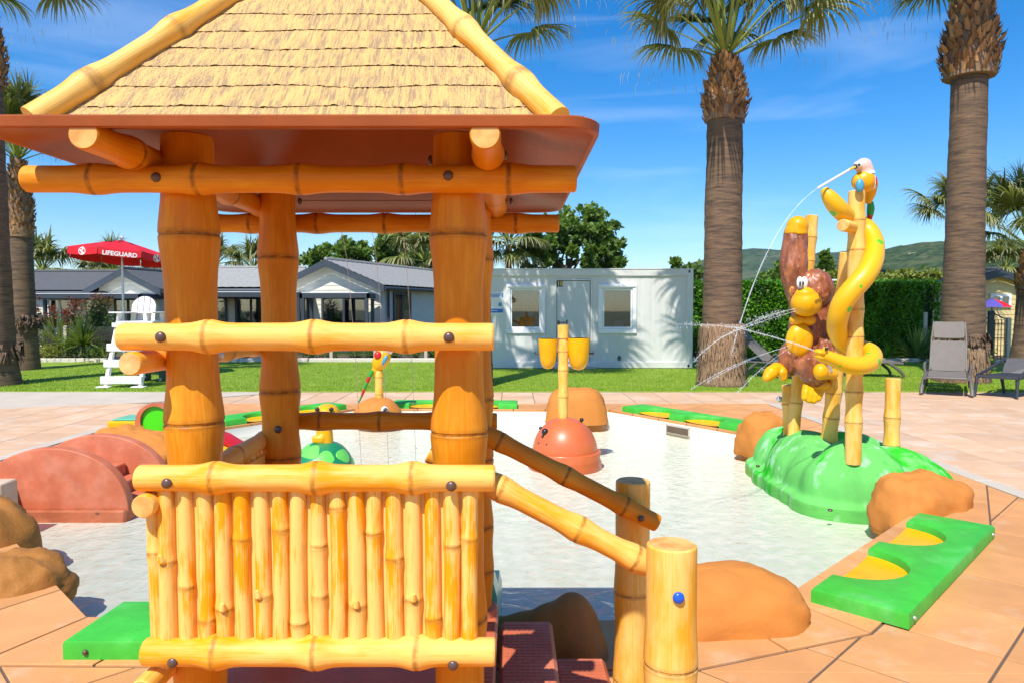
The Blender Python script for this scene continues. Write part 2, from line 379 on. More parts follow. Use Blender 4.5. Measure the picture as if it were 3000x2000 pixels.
MT['green_pad'] = mat('green_foam', (.05, .46, .035), .5, .14, 9, col2=(.14, .52, .13), thr=(.52, .78), scale2=4, bump=.12, bscale=60)
MT['green_disc'] = mat('bright_green_paint', (.06, .66, .004), .35, .04, 6)
MT['mint'] = mat('mint_green_paint', (.10, .50, .30), .35, .08, 6, coat=.3)
MT['orange_dome'] = mat('orange_dome_paint', (.62, .135, .038), .38, .10, 5, coat=.15, specks=((.70, .32, .18), 30, .70))
MT['rock_orange'] = mat('orange_rock_paint', (.58, .215, .045), .7, .14, 4, spec=.15, col2=(.50, .18, .03), thr=(.5, .75), scale2=4, bump=.22, bscale=45, specks=((.30, .12, .03), 60, .72))
MT['rock_brown'] = mat('brown_rock_paint', (.40, .165, .035), .65, .2, 4, spec=.2, col2=(.17, .10, .05), thr=(.56, .75), scale2=4, bump=.35, bscale=60)
MT['black'] = mat('black_paint', (.012, .012, .014), .3, .1, 5)
MT['grey_taupe'] = mat('taupe_plastic', (.13, .115, .10), .5, .12, 8)
MT['taupe_mesh'] = mat('taupe_mesh', (.18, .155, .13), .7, .08, 8, bump=.3, bscale=400)
MT['charcoal'] = mat('charcoal_resin', (.035, .036, .042), .5, .15, 8, bump=.2, bscale=150)
MT['steel'] = mat('brushed_steel', (.62, .63, .64), .32, .08, 8, metal=.7)
MT['red'] = mat('red_canvas', (.66, .006, .018), .7, .06, 4)
MT['chair_white'] = mat('white_plastic_board', (.76, .74, .70), .5, .05, 6)
MT['chair_grey'] = mat('grey_plastic_board', (.70, .67, .66), .5, .06, 6)
MT['green_box'] = mat('dark_green_plastic', (.045, .09, .075), .5, .1, 6)
MT['concrete'] = mat('pale_concrete', (.54, .46, .36), .8, .1, 2, bump=.2, bscale=40)
MT['kerb'] = mat('kerb_stone', (.62, .56, .47), .8, .12, 4, bump=.3, bscale=30)
MT['tile_orange'] = mat('terracotta_tile', (.65, .305, .112), .6, .13, 3, spec=.25, orand=.12, col2=(.70, .42, .24), thr=(.55, .8), scale2=4, bump=.12, bscale=60)
MT['tile_pink'] = mat('pink_stone_tile', (.66, .415, .245), .65, .09, 3, orand=.10, col2=(.70, .56, .43), thr=(.5, .75), scale2=2.5, bump=.12, bscale=60)
MT['grout'] = mat('grout', (.13, .09, .06), .9, .2, 8)
MT['pool'] = mat('pool_liner', (.88, .83, .71), .55, .03, 3, col2=(.86, .82, .705), scale2=2)
MT['lawn'] = mat('turf', (.20, .31, .016), .75, .25, 5, col2=(.26, .36, .022), scale2=1.3, bump=.6, bscale=160)
MT['soil'] = mat('mulch', (.10, .068, .042), .95, .4, 9, bump=.8, bscale=30)
MT['ground'] = mat('dry_grass_ground', (.12, .13, .05), .9, .3, .2)
MT['trunk'] = mat('palm_bark', (.185, .112, .062), .85, .35, 5, col2=(.075, .05, .034), thr=(.44, .66), scale2=2.2, stretch=(1, 1, 9), bump=.9, bscale=12)
MT['fibre'] = mat('palm_fibre', (.34, .21, .115), .9, .45, 14, stretch=(4, 4, .6), bump=1.0, bscale=26, col2=(.17, .10, .06), scale2=9)
MT['bark'] = mat('tree_bark', (.11, .08, .055), .9, .3, 8, stretch=(3, 3, .6), bump=.8, bscale=14)
MT['boot'] = leaf_mat('leaf_base', (.15, .064, .022), (.56, .28, .105), .08, .7)
MT['frond'] = leaf_mat('palm_frond', (.085, .125, .025), (.27, .29, .085), .32, .42, c3=(.50, .46, .28))
MT['petiole'] = mat('green_stalk', (.24, .29, .05), .4, .15, 8, stretch=(1, 1, 1))
MT['leaf_dark'] = leaf_mat('dark_leaf', (.060, .125, .020), (.20, .30, .05), .38)
MT['leaf_hedge'] = leaf_mat('hedge_leaf', (.030, .12, .008), (.17, .40, .022), .35, .38)
MT['leaf_yel'] = leaf_mat('light_leaf', (.15, .22, .03), (.34, .36, .07), .35)
MT['leaf_red'] = leaf_mat('photinia_leaf', (.055, .10, .02), (.16, .19, .045), .3, .4, c3=(.27, .052, .03))
MT['leaf_blade'] = leaf_mat('blade_leaf', (.07, .14, .02), (.27, .33, .07), .25)
MT['leaf_straw'] = leaf_mat('straw_leaf', (.22, .23, .06), (.42, .38, .16), .3)
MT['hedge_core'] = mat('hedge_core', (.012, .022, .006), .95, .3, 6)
MT['purple'] = mat('blue_canvas', (.09, .07, .36), .8, .2, 30)
MT['sky_blue'] = mat('light_blue_paint', (.07, .33, .50), .35, .05, 5)
MT['bird_red'] = mat('red_paint', (.60, .012, .012), .35, .06, 5)
MT['bird_green'] = mat('green_paint', (.03, .33, .03), .35, .06, 5)
MT['bird_pink'] = mat('pale_pink_paint', (.80, .50, .40), .35, .06, 5, col2=(.80, .72, .68), scale2=4)
MT['snake_skin'] = spot_mat('snake_paint', (.86, .44, .002), (.12, .50, .01), 5.0, .15, .4, .12)
MT['turtle_shell'] = spot_mat('turtle_shell_paint', (.015, .27, .085), (.16, .66, .10), 4.6, .34)
MT['sign_blue'] = mat('blue_print', (.02, .17, .55), .4, .02, 5)
MT['navy'] = mat('navy_print', (.015, .03, .11), .4, .02, 5)
MT['sign_yellow'] = mat('yellow_print', (.80, .52, .04), .4, .02, 5)
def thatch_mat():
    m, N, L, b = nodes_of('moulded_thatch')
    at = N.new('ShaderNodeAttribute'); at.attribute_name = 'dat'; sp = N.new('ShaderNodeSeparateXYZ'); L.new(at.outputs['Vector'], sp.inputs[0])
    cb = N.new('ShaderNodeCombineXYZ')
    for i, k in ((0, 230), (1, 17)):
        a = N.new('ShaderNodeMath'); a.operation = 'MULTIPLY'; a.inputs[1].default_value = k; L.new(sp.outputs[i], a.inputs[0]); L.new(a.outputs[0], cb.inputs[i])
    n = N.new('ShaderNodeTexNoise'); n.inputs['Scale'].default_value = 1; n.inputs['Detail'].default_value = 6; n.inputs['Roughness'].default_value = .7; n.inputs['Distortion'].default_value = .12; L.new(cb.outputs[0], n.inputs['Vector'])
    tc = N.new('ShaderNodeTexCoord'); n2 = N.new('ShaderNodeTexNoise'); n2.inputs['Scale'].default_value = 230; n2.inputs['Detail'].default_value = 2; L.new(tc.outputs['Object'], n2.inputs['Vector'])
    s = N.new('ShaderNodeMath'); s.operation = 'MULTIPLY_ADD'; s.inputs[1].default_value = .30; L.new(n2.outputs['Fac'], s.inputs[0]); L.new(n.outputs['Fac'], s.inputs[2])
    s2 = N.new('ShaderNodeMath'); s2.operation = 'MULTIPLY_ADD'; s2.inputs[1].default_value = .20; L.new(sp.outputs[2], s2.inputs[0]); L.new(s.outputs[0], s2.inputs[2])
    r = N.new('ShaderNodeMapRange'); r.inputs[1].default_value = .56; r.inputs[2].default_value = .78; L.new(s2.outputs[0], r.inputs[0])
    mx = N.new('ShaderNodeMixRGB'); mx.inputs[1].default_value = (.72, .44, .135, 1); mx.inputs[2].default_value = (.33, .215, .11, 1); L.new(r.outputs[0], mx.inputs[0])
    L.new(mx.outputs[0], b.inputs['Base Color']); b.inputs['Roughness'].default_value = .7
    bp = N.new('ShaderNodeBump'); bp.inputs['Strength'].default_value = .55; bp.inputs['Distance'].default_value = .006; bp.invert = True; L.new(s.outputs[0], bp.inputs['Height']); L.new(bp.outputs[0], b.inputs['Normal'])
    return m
MT['thatch'] = thatch_mat()
def water_mat():
    m, N, L, b = nodes_of('shallow_water')
    tc = N.new('ShaderNodeTexCoord')
    n = N.new('ShaderNodeTexNoise'); n.inputs['Scale'].default_value = 10; n.inputs['Detail'].default_value = 4; n.inputs['Roughness'].default_value = .5; n.inputs['Distortion'].default_value = 1.2; L.new(tc.outputs['Object'], n.inputs['Vector'])
    bp = N.new('ShaderNodeBump'); bp.inputs['Strength'].default_value = .34; bp.inputs['Distance'].default_value = .05; L.new(n.outputs['Fac'], bp.inputs['Height'])
    fr = N.new('ShaderNodeFresnel'); fr.inputs[0].default_value = 1.20; L.new(bp.outputs[0], fr.inputs['Normal'])
    g = N.new('ShaderNodeBsdfGlossy'); g.inputs['Roughness'].default_value = .04; L.new(bp.outputs[0], g.inputs['Normal'])
    # caustic light imitated by a lighter and darker cell pattern in the water tint
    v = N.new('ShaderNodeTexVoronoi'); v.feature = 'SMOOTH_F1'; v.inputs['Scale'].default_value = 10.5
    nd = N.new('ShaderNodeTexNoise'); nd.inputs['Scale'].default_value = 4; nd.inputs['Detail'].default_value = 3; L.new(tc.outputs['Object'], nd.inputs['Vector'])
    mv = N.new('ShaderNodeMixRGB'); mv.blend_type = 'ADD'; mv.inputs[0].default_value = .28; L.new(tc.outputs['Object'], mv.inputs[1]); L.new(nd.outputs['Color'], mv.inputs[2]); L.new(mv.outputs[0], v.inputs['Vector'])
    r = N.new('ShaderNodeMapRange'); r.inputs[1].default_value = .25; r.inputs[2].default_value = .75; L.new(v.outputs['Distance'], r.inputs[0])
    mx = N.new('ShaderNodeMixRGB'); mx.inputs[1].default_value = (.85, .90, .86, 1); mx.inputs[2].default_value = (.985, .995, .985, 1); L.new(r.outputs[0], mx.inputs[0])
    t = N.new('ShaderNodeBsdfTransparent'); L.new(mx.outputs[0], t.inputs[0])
    ms = N.new('ShaderNodeMixShader'); L.new(fr.outputs[0], ms.inputs[0]); L.new(t.outputs[0], ms.inputs[1]); L.new(g.outputs[0], ms.inputs[2]); L.new(ms.outputs[0], N['Material Output'].inputs['Surface'])
    return m
MT['water'] = water_mat()
def spray_mat():
    m, N, L, b = nodes_of('white_water')
    b.inputs['Base Color'].default_value = (.86, .89, .91, 1); b.inputs['Roughness'].default_value = .12; b.inputs['Specular IOR Level'].default_value = .7
    t = N.new('ShaderNodeBsdfTransparent'); ms = N.new('ShaderNodeMixShader'); ms.inputs[0].default_value = .32
    L.new(t.outputs[0], ms.inputs[1]); L.new(b.outputs[0], ms.inputs[2]); L.new(ms.outputs[0], N['Material Output'].inputs['Surface'])
    return m
MT['spray'] = spray_mat()

# ================================================================== THE SETTING
Z_WATER = -0.16; Z_FLOOR = -0.27
POOL = [(-2.14, 3.54), (0.70, 3.50), (1.45, 3.78), (3.05, 5.38), (3.70, 6.40), (3.70, 7.40), (2.95, 8.80), (1.50, 11.0), (-2.45, 11.1), (-3.80, 9.30), (-4.25, 8.20), (-4.25, 5.65)]
def offset_poly(poly, d):
    out = []; n = len(poly)
    for i in range(n):
        p0, p1, p2 = Vector(poly[i - 1]), Vector(poly[i]), Vector(poly[(i + 1) % n])
        a = (p1 - p0).normalized(); b = (p2 - p1).normalized()
        n1 = Vector((a.y, -a.x)); n2 = Vector((b.y, -b.x)); h = (n1 + n2); h /= h.length
        q = p1 + h * d / max(.3, h.dot(n1)); out.append((q.x, q.y))
    return out
BORD = offset_poly(POOL, 0.48); BORD2 = offset_poly(POOL, 0.492)
def clip(poly, a, b, inside=True):
    """convex clip against the line a->b (left side = inside)"""
    ax, ay = a; dx, dy = b[0] - ax, b[1] - ay; out = []
    def sd(p): v = dx * (p[1] - ay) - dy * (p[0] - ax); return v if inside else -v
    for i in range(len(poly)):
        p, q = poly[i], poly[(i + 1) % len(poly)]; s1, s2 = sd(p), sd(q)
        if s1 >= 0: out.append(p)
        if (s1 > 0 and s2 < 0) or (s1 < 0 and s2 > 0):
            t = s1 / (s1 - s2); out.append((p[0] + t * (q[0] - p[0]), p[1] + t * (q[1] - p[1])))
    return out
def area(poly): return abs(sum(poly[i][0] * poly[(i + 1) % len(poly)][1] - poly[(i + 1) % len(poly)][0] * poly[i][1] for i in range(len(poly)))) / 2
def minus_convex(poly, B):
    pieces = []; cur = poly
    for i in range(len(B)):
        o = clip(cur, B[i], B[(i + 1) % len(B)], False)
        if len(o) > 2 and area(o) > .002: pieces.append(o)
        cur = clip(cur, B[i], B[(i + 1) % len(B)], True)
        if len(cur) < 3: break
    return pieces

# ground: one sheet to the horizon with the pool cut out of it
bm = bmesh.new()
outer = [(-2500, -400), (2500, -400), (2500, 2600), (-2500, 2600)]
for ring in (outer, POOL):
    vs = [bm.verts.new((x, y, -0.012)) for x, y in ring]
    for i in range(len(vs)): bm.edges.new((vs[i], vs[(i + 1) % len(vs)]))
bmesh.ops.triangle_fill(bm, use_beauty=True, use_dissolve=False, edges=bm.edges[:])
bmesh.ops.recalc_face_normals(bm, faces=bm.faces)
for f in bm.faces:
    if f.normal.z < 0: f.normal_flip()
me = bpy.data.meshes.new('ground'); bm.to_mesh(me); bm.free(); me.materials.append(MT['ground'])
tag(link_mesh('ground', me), kind='structure')
# deck: grout bed, then every tile laid on it
bm = bmesh.new()
for ring in ([(-30, -6), (30, -6), (30, 13.38), (-30, 13.38)], POOL):
    vs = [bm.verts.new((x, y, -0.006)) for x, y in ring]
    for i in range(len(vs)): bm.edges.new((vs[i], vs[(i + 1) % len(vs)]))
bmesh.ops.triangle_fill(bm, use_beauty=True, use_dissolve=False, edges=bm.edges[:])
for f in bm.faces:
    f.normal_update()
    if f.normal.z < 0: f.normal_flip()
me = bpy.data.meshes.new('pool_deck'); bm.to_mesh(me); bm.free(); me.materials.append(MT['grout'])
deck = tag(link_mesh('pool_deck', me), kind='structure')
def tile_into(mb, poly, z1, z0=-.03, bev=.004):
    if sum(poly[i][0] * poly[(i + 1) % len(poly)][1] - poly[(i + 1) % len(poly)][0] * poly[i][1] for i in range(len(poly))) < 0: poly = poly[::-1]
    mb.prism(poly, z1 - z0, Matrix.Translation((0, 0, z0)), bev)
coping = []
for i in range(len(POOL)):
    a, b = Vector(POOL[i]), Vector(POOL[(i + 1) % len(POOL)]); A, B = Vector(BORD[i]), Vector(BORD[(i + 1) % len(POOL)])
    n = max(1, round((b - a).length / .50)); g = .006
    for k in range(n):
        t0, t1 = k / n, (k + 1) / n; e0 = g / max(.01, (b - a).length)
        q = [a.lerp(b, t0 + e0), A.lerp(B, t0 + e0), A.lerp(B, t1 - e0), a.lerp(b, t1 - e0)]
        coping.append([(v.x, v.y) for v in q])
for q in coping:
    mb = MB(); tile_into(mb, q, .006); mb.obj('coping_tile', MT['tile_orange'], deck, smooth=False)
tiles = []
ZA = [(-5.22, -6), (4.18, -6), (4.18, 11.75), (-5.22, 11.75)]
def grid(origin, ang, size, span, region, border, material, skip=None):
    ca, sa = math.cos(ang), math.sin(ang); g = .0055
    for i in range(span[0], span[1]):
        for j in range(span[2], span[3]):
            q = [(i * size + g, j * size + g), ((i + 1) * size - g, j * size + g), ((i + 1) * size - g, (j + 1) * size - g), (i * size + g, (j + 1) * size - g)]
            q = [(origin[0] + x * ca - y * sa, origin[1] + x * sa + y * ca) for x, y in q]
            for k in range(len(region)):
                q = clip(q, region[k], region[(k + 1) % len(region)])
                if len(q) < 3: break
            if len(q) < 3 or area(q) < .003: continue
            ps = minus_convex(q, border) if border else [q]
            ps = [p for p in ps if len(p) > 2]
            if ps: tiles.append((ps, material))
grid_args = [((1.82, 3.50), R(45), .53, (-34, 34, -34, 34), ZA, BORD2, 'tile_orange'),
             ((4.36, 0.0), 0, .56, (0, 17, -11, 24), [(4.36, -6), (14, -6), (14, 11.75), (4.36, 11.75)], None, 'tile_pink'),
             ((-5.42, 0.0), 0, .56, (-15, 0, -11, 24), [(-14, -6), (-5.42, -6), (-5.42, 11.75), (-14, 11.75)], None, 'tile_pink'),
             ((-5.22, 11.76), 0, .56, (-2, 34, 0, 3), [(-6.0, 11.76), (14, 11.76), (14, 13.37), (-4.2, 13.37)], None, 'tile_pink')]
for a in grid_args: grid(*a)
def visible(ps):
    c = np.mean(np.array(ps[0]), axis=0)
    if c[1] < 2.6: return False
    px = 1500 + c[0] / c[1] * FPX
    return -250 < px < 3250
tiles.sort(key=lambda t: np.hypot(*np.mean(np.array(t[0][0]), axis=0)) + (0 if visible(t[0]) else 1000))
budget = 300 - len(coping)
rest = {}
for i, (ps, mk) in enumerate(tiles):
    mb = MB() if i < budget else rest.setdefault(mk, MB())
    dz = rnd.uniform(-.0006, .0006)
    for p in ps: tile_into(mb, p, .0 + dz)
    if i < budget: mb.obj('tile', MT[mk], deck, smooth=False)
for mk, mb in rest.items(): tag(mb.obj('tile_field', MT[mk], deck, smooth=False), kind='stuff')
for x0 in (4.19, -5.41):                      # pale kerb strips either side of the paddling area
    for k in range(12):
        mb = MB(); y0 = -1.0 + k * 1.06; mb.box((x0 + .083, y0 + .53, -.012), (.16, 1.05, .036), bev=.004); mb.obj('strip_stone', MT['concrete'], deck, smooth=False)
# pale concrete path on the left
mb = MB(); mb.prism([(-14, 8.6), (-8.3, 11.0), (-6.02, 11.9), (-4.25, 13.36), (-14, 13.36)], .012, Matrix.Translation((0, 0, -.006)), .003)
tag(mb.obj('path', MT['concrete'], smooth=False), kind='structure')
# pool basin and water
mb = MB(); n = len(POOL); fl = offset_poly(POOL, -.06)
mb.add([(x, y, -.03) for x, y in POOL] + [(x, y, Z_FLOOR + .05) for x, y in POOL] + [(x, y, Z_FLOOR) for x, y in fl],
       [(i, (i + 1) % n, n + (i + 1) % n, n + i) for i in range(n)] + [(n + i, n + (i + 1) % n, 2 * n + (i + 1) % n, 2 * n + i) for i in range(n)] + [tuple(2 * n + i for i in range(n))])
me_fix = mb.obj('pool_basin', MT['pool'], org=(0, 0, Z_FLOOR), angle=60); tag(me_fix, kind='structure')
mb = MB(); mb.add([(x, y, Z_WATER) for x, y in offset_poly(POOL, -.001)], [tuple(range(n))]); tag(mb.obj('water', MT['water'], org=(0, 0, Z_WATER), smooth=False), kind='structure')
sk = thing('skimmer', P(2025, 1255, 9.75), 'beige skimmer opening in the far right wall of the paddling pool', 'skimmer')
d_e = Vector((1.45, -2.2, 0)).normalized(); mid = Vector((2.28, 9.80, 0)); rz_e = math.atan2(d_e.y, d_e.x)
mid2 = mid + Vector((-d_e.y, d_e.x, 0)) * -1 * 0.0
inn = Vector((d_e.y, -d_e.x, 0))
if inn.dot(Vector((-.5, 7, 0)) - mid) < 0: inn = -inn
c = mid + inn * .004; mb = MB()
for dx, dz, w, h in ((0, .055, .44, .02), (0, -.055, .44, .02), (-.21, 0, .02, .13), (.21, 0, .02, .13)):
    mb.box(c + d_e * dx + Vector((0, 0, -.115 + dz)), (w, .010, h), rz=rz_e)
mb.obj('frame', MT['concrete'], sk, smooth=False)
mb = MB(); mb.box(c + Vector((0, 0, -.115)), (.40, .006, .09), rz=rz_e); mb.obj('opening', MT['grout'], sk, smooth=False)
# lawn with a fringe of real blades
mb = MB(); mb.prism([(-30, 13.38), (30, 13.38), (30, 20.9), (-30, 20.9)], .03, Matrix.Translation((0, 0, -.012)), .008); lawn = tag(mb.obj('lawn', MT['lawn'], smooth=False), kind='structure')
def blades(n, fn, h, w, mat_name, name, kind='stuff'):
    rs = np.random.RandomState(5); x, y = fn(rs, n); hh = h * rs.uniform(.6, 1.2, n); a = rs.uniform(0, 6.28, n); l = rs.uniform(-.5, .5, (n, 2)) * h
    v = np.zeros((n * 3, 3)); v[0::3] = np.c_[x - np.cos(a) * w, y - np.sin(a) * w, np.full(n, .016)]; v[1::3] = np.c_[x + np.cos(a) * w, y + np.sin(a) * w, np.full(n, .016)]; v[2::3] = np.c_[x + l[:, 0], y + l[:, 1], .016 + hh]
    me = bpy.data.meshes.new(name); me.from_pydata(v.tolist(), [], np.arange(n * 3).reshape(-1, 3).tolist())
    at = me.attributes.new('dat', 'FLOAT_VECTOR', 'POINT'); d = np.zeros((n * 3, 3)); d[:, 0] = np.repeat(rs.uniform(0, 1, n), 3); at.data.foreach_set('vector', d.astype(np.float32).ravel())
    me.materials.append(MT[mat_name]); return tag(link_mesh(name, me), kind=kind)
MT['blade'] = leaf_mat('turf_blade', (.19, .32, .010), (.31, .44, .025), .3, .6)
blades(90000, lambda rs, n: (rs.uniform(-12, 12, n), 13.39 + 7.4 * rs.uniform(0, 1, n) ** 1.3), .035, .006, 'blade', 'grass')
# planting beds behind kerbs
mb = MB(); mb.prism([(-30, 20.9), (30, 20.9), (30, 27), (-30, 27)], .02, Matrix.Translation((0, 0, -.010)), 0); tag(mb.obj('planting_bed', MT['soil'], smooth=False), kind='structure')
for i in range(15):
    x0 = -16 + i * 2.02
    if i == 0: kerb = tag(link_mesh('garden_kerb', MB().box((x0 + 1, 20.82, .05), (1.99, .16, .15), bev=.015).mesh('garden_kerb', MT['kerb'], (x0 + 1, 20.82, -.02)), None, (x0 + 1, 20.82, -.02)), kind='structure')
    else:
        k = kerb.copy(); COL.objects.link(k); k.location.x = x0 + 1
# hills beyond the village
def ridge(name, pts, Y, depth, material, seed, nx=150, ny=22):
    xs = np.linspace(pts[0][0], pts[-1][0], nx); yy = np.interp(xs, [p[0] for p in pts], [p[1] for p in pts]); mb = MB(); V = []
    for j in range(ny):
        t = j / (ny - 1)
        for i in range(nx):
            top = P(xs[i], yy[i], Y); X = top.x
            h = (top.z) * math.sin(t * math.pi / 2) ** .85
            k = mnoise.noise(Vector((X * .009 + seed, t * 5, seed))) * .10 + mnoise.noise(Vector((X * .03, t * 14, seed))) * .045 + mnoise.noise(Vector((X * .11, t * 40, seed))) * .02
            V.append((X, Y - depth * (1 - t), max(-2, h * (1 + k * (1 - t * .55)) + mnoise.noise(Vector((X * .15, t * 9, 2))) * 2.2 * t)))
    # falls away behind the crest
    for i in range(nx): V.append((V[(ny - 1) * nx + i][0], Y + depth * .6, -3))
    ny += 1
    mb.add(V, [(j * nx + i, j * nx + i + 1, (j + 1) * nx + i + 1, (j + 1) * nx + i) for j in range(ny - 1) for i in range(nx - 1)])
    return tag(mb.obj(name, material, org=(0, Y, 0), angle=None), kind='structure')
MT['hill'] = mat('wooded_hill', (.042, .074, .022), .95, .75, .13, col2=(.105, .125, .045), thr=(.46, .62), scale2=.02, bump=1.0, bscale=.12, spec=.1, specks=((.40, .30, .21), .06, .68))
MT['hill_far'] = mat('far_wooded_hill', (.050, .086, .040), .95, .6, .08, col2=(.10, .125, .065), thr=(.46, .62), scale2=.012, bump=1.0, bscale=.06, spec=.1)
ridge('hills', [(2380, 790), (2440, 768), (2500, 748), (2560, 738), (2640, 722), (2700, 718), (2760, 721), (2850, 728), (2920, 727), (3000, 735), (3200, 742), (3600, 770), (4200, 800)], 900, 420, MT['hill'], 3)
ridge('hills', [(1700, 880), (1880, 830), (1960, 790), (2030, 768), (2100, 748), (2170, 735), (2230, 742), (2300, 750), (2380, 749), (2450, 742), (2540, 744), (2640, 752), (2800, 760), (3300, 780)], 1500, 500, MT['hill_far'], 9)
ridge('hills', [(-1200, 830), (-300, 812), (60, 806), (130, 800), (200, 812), (300, 820), (420, 822), (600, 826), (900, 835), (1300, 850)], 1800, 500, MT['hill_far'], 21)

# ================================================================== BAMBOO PLAY HUT
HX, HY = -.525, 2.395
hut = thing('play_hut', (HX, HY, 0), 'bamboo play hut with a moulded thatch roof and railed steps over the pool edge', 'play hut')
def culm(name, p0, p1, r, nodes, mt='amber', **k):
    mb = MB(); mb.bamboo(p0, p1, r, nodes, **k); return mb.obj(name, MT[mt], hut, angle=30)
def bolt(p, r=.012, d=(0, -1, 0), mt='bolt', parent=None, name='bolt'):
    d = Vector(d).normalized(); q = d.to_track_quat('Z', 'Y').to_matrix().to_4x4(); mb = MB()
    mb.ball((0, 0, 0), (r, r, r * .62), 16, 8, zmin=-r * .25); mb.v = [tuple(Vector(p) + (q @ Vector(v))) for v in mb.v]
    o = mb.obj(name, MT[mt], parent or hut, angle=60); return o
zz = lambda y, Y: P(1500, y, Y).z
# posts
culm('bamboo_post', (-.895, 2.02, .30), (-.905, 2.02, 2.03), .069, [zz(1880, 2.02) - .30, zz(1235, 2.02) - .30, zz(690, 2.02) - .30], n=32)
culm('bamboo_post', (-.15, 2.02, .30), (-.15, 2.02, 2.03), .069, [zz(1800, 2.02) - .30, zz(1262, 2.02) - .30, zz(690, 2.02) - .30], n=32)
culm('bamboo_post', (-.90, 2.77, .32), (-.90, 2.77, 2.03), .066, [zz(1710, 2.77) - .32, zz(1335, 2.77) - .32, zz(1143, 2.77) - .32, zz(755, 2.77) - .32], n=28)
culm('bamboo_post', (-.148, 2.77, .32), (-.148, 2.77, 2.03), .066, [zz(1665, 2.77) - .32, zz(1535, 2.77) - .32, zz(1340, 2.77) - .32, zz(1165, 2.77) - .32, zz(760, 2.77) - .32], n=28)
for x, y in ((-.148, 2.77), (-.90, 2.77), (-.895, 2.02), (-.15, 2.02)):
    mb = MB(); mb.tube([(x, y, .36), (x, y, .385), (x, y, .39)], [.092, .088, .075], 24); mb.obj('post_collar', MT['brick_plastic'], hut)
# roof beams
nd = lambda a, b, pxs, Y: [abs(P(p, 500, Y).x - a) for p in pxs]
culm('beam', (-1.288, 1.918, 1.893), (.170, 1.918, 1.893), .0355, nd(-1.288, 0, [280, 583, 880, 1180, 1490], 1.918), n=26, bulge=.2)
culm('beam', (-1.25, 2.872, 1.889), (.187, 2.872, 1.889), .0355, nd(-1.25, 0, [545, 735, 930, 1128, 1318, 1510], 2.872), bulge=.2)
culm('beam', (-.985, 1.665, 1.951), (-.985, 3.12, 1.951), .0365, [.20, .52, .84, 1.16], n=26, bulge=.2)
culm('beam', (-.062, 1.665, 1.951), (-.062, 3.12, 1.951), .0365, [.22, .54, .86, 1.18], n=26, bulge=.2)
# mid rails, panel rails
culm('rail', (-1.040, 1.905, 1.476), (-.048, 1.905, 1.476), .0365, [.235, .515, .76], 'cream', n=28, bulge=.28, kw=1.25)
culm('rail', (-.995, 1.86, 1.408), (-.995, 2.88, 1.402), .031, [.32, .62, .90], 'cream', n=24, bulge=.2)
culm('rail', (-1.25 + .26, 2.872, 1.10), (-.06, 2.872, 1.10), .034, [.22, .46, .70], 'amber', bulge=.2)
# front panel
pan = [(-.993, 1.888, 1.102), (-.045, 1.888, 1.102), (-.985, 1.885, .632), (-.045, 1.885, .632)]
culm('rail', pan[0], pan[1], .0355, [.205, .475, .73], 'cream', n=28, bulge=.30, kw=1.15)
culm('rail', pan[2], pan[3], .0370, [.195, .46, .73], 'cream', n=28, bulge=.30, kw=1.15)
mb = MB(); mb.box((-.515, 1.911, .866), (.80, .022, .43), bev=.005); mb.obj('panel_back', MT['slat'], hut)
for i in range(17):
    x = P(490 + 55.4 * i, 1650, 1.895).x; r = .0212 + rnd.uniform(-.001, .0012); zt = 1.078 - rnd.uniform(0, .008) - (.012 if i in (3, 8, 13) else 0)
    nodes = [[.52], [.36], [.15], [.22], [.66], [.30], [.72], [.13], [.30, .62], [.86], [.24], [.70], [.54], [.28], [.16], [.62], [.66]][i]
    mb = MB(); mb.bamboo((x + rnd.uniform(-.002, .002), 1.897, .650), (x, 1.897, zt), r, [q * .43 for q in nodes], n=18, bulge=.14, mid=(rnd.uniform(-.004, .004), 0, 0), kw=1.1)
    if i in (0, 3, 5, 10, 13):                       # stubs of cut side shoots
        q = nodes[0] * .43 + .650 + .012; sx = rnd.choice((-1, 1)) * .3
        mb.tube([(x, 1.897 - r * .6, q - .008), (x + sx * .012, 1.897 - r - .004, q), (x + sx * .018, 1.897 - r - .007, q + .014)], [.011, .010, .0045], 10)
    mb.obj('slat', MT['slat'], hut, angle=40)
# left side panel
culm('rail', (-.965, 1.85, 1.035), (-.965, 2.90, 1.045), .031, [.30, .62, .92], 'pale', n=24)
culm('rail', (-.965, 1.82, .555), (-.965, 2.90, .56), .032, [.28, .6], 'pale', n=24)
for i in range(14):
    y = 1.915 + .058 * i; mb = MB(); mb.bamboo((-.958, y, .57), (-.966, y, 1.025), .0225, [rnd.uniform(.1, .35)], n=14, bulge=.12, kw=1.1); mb.obj('slat', MT['slat'], hut)
mb = MB(); mb.box((-.946, 2.33, .80), (.016, .82, .40)); mb.obj('panel_back', MT['slat'], hut)
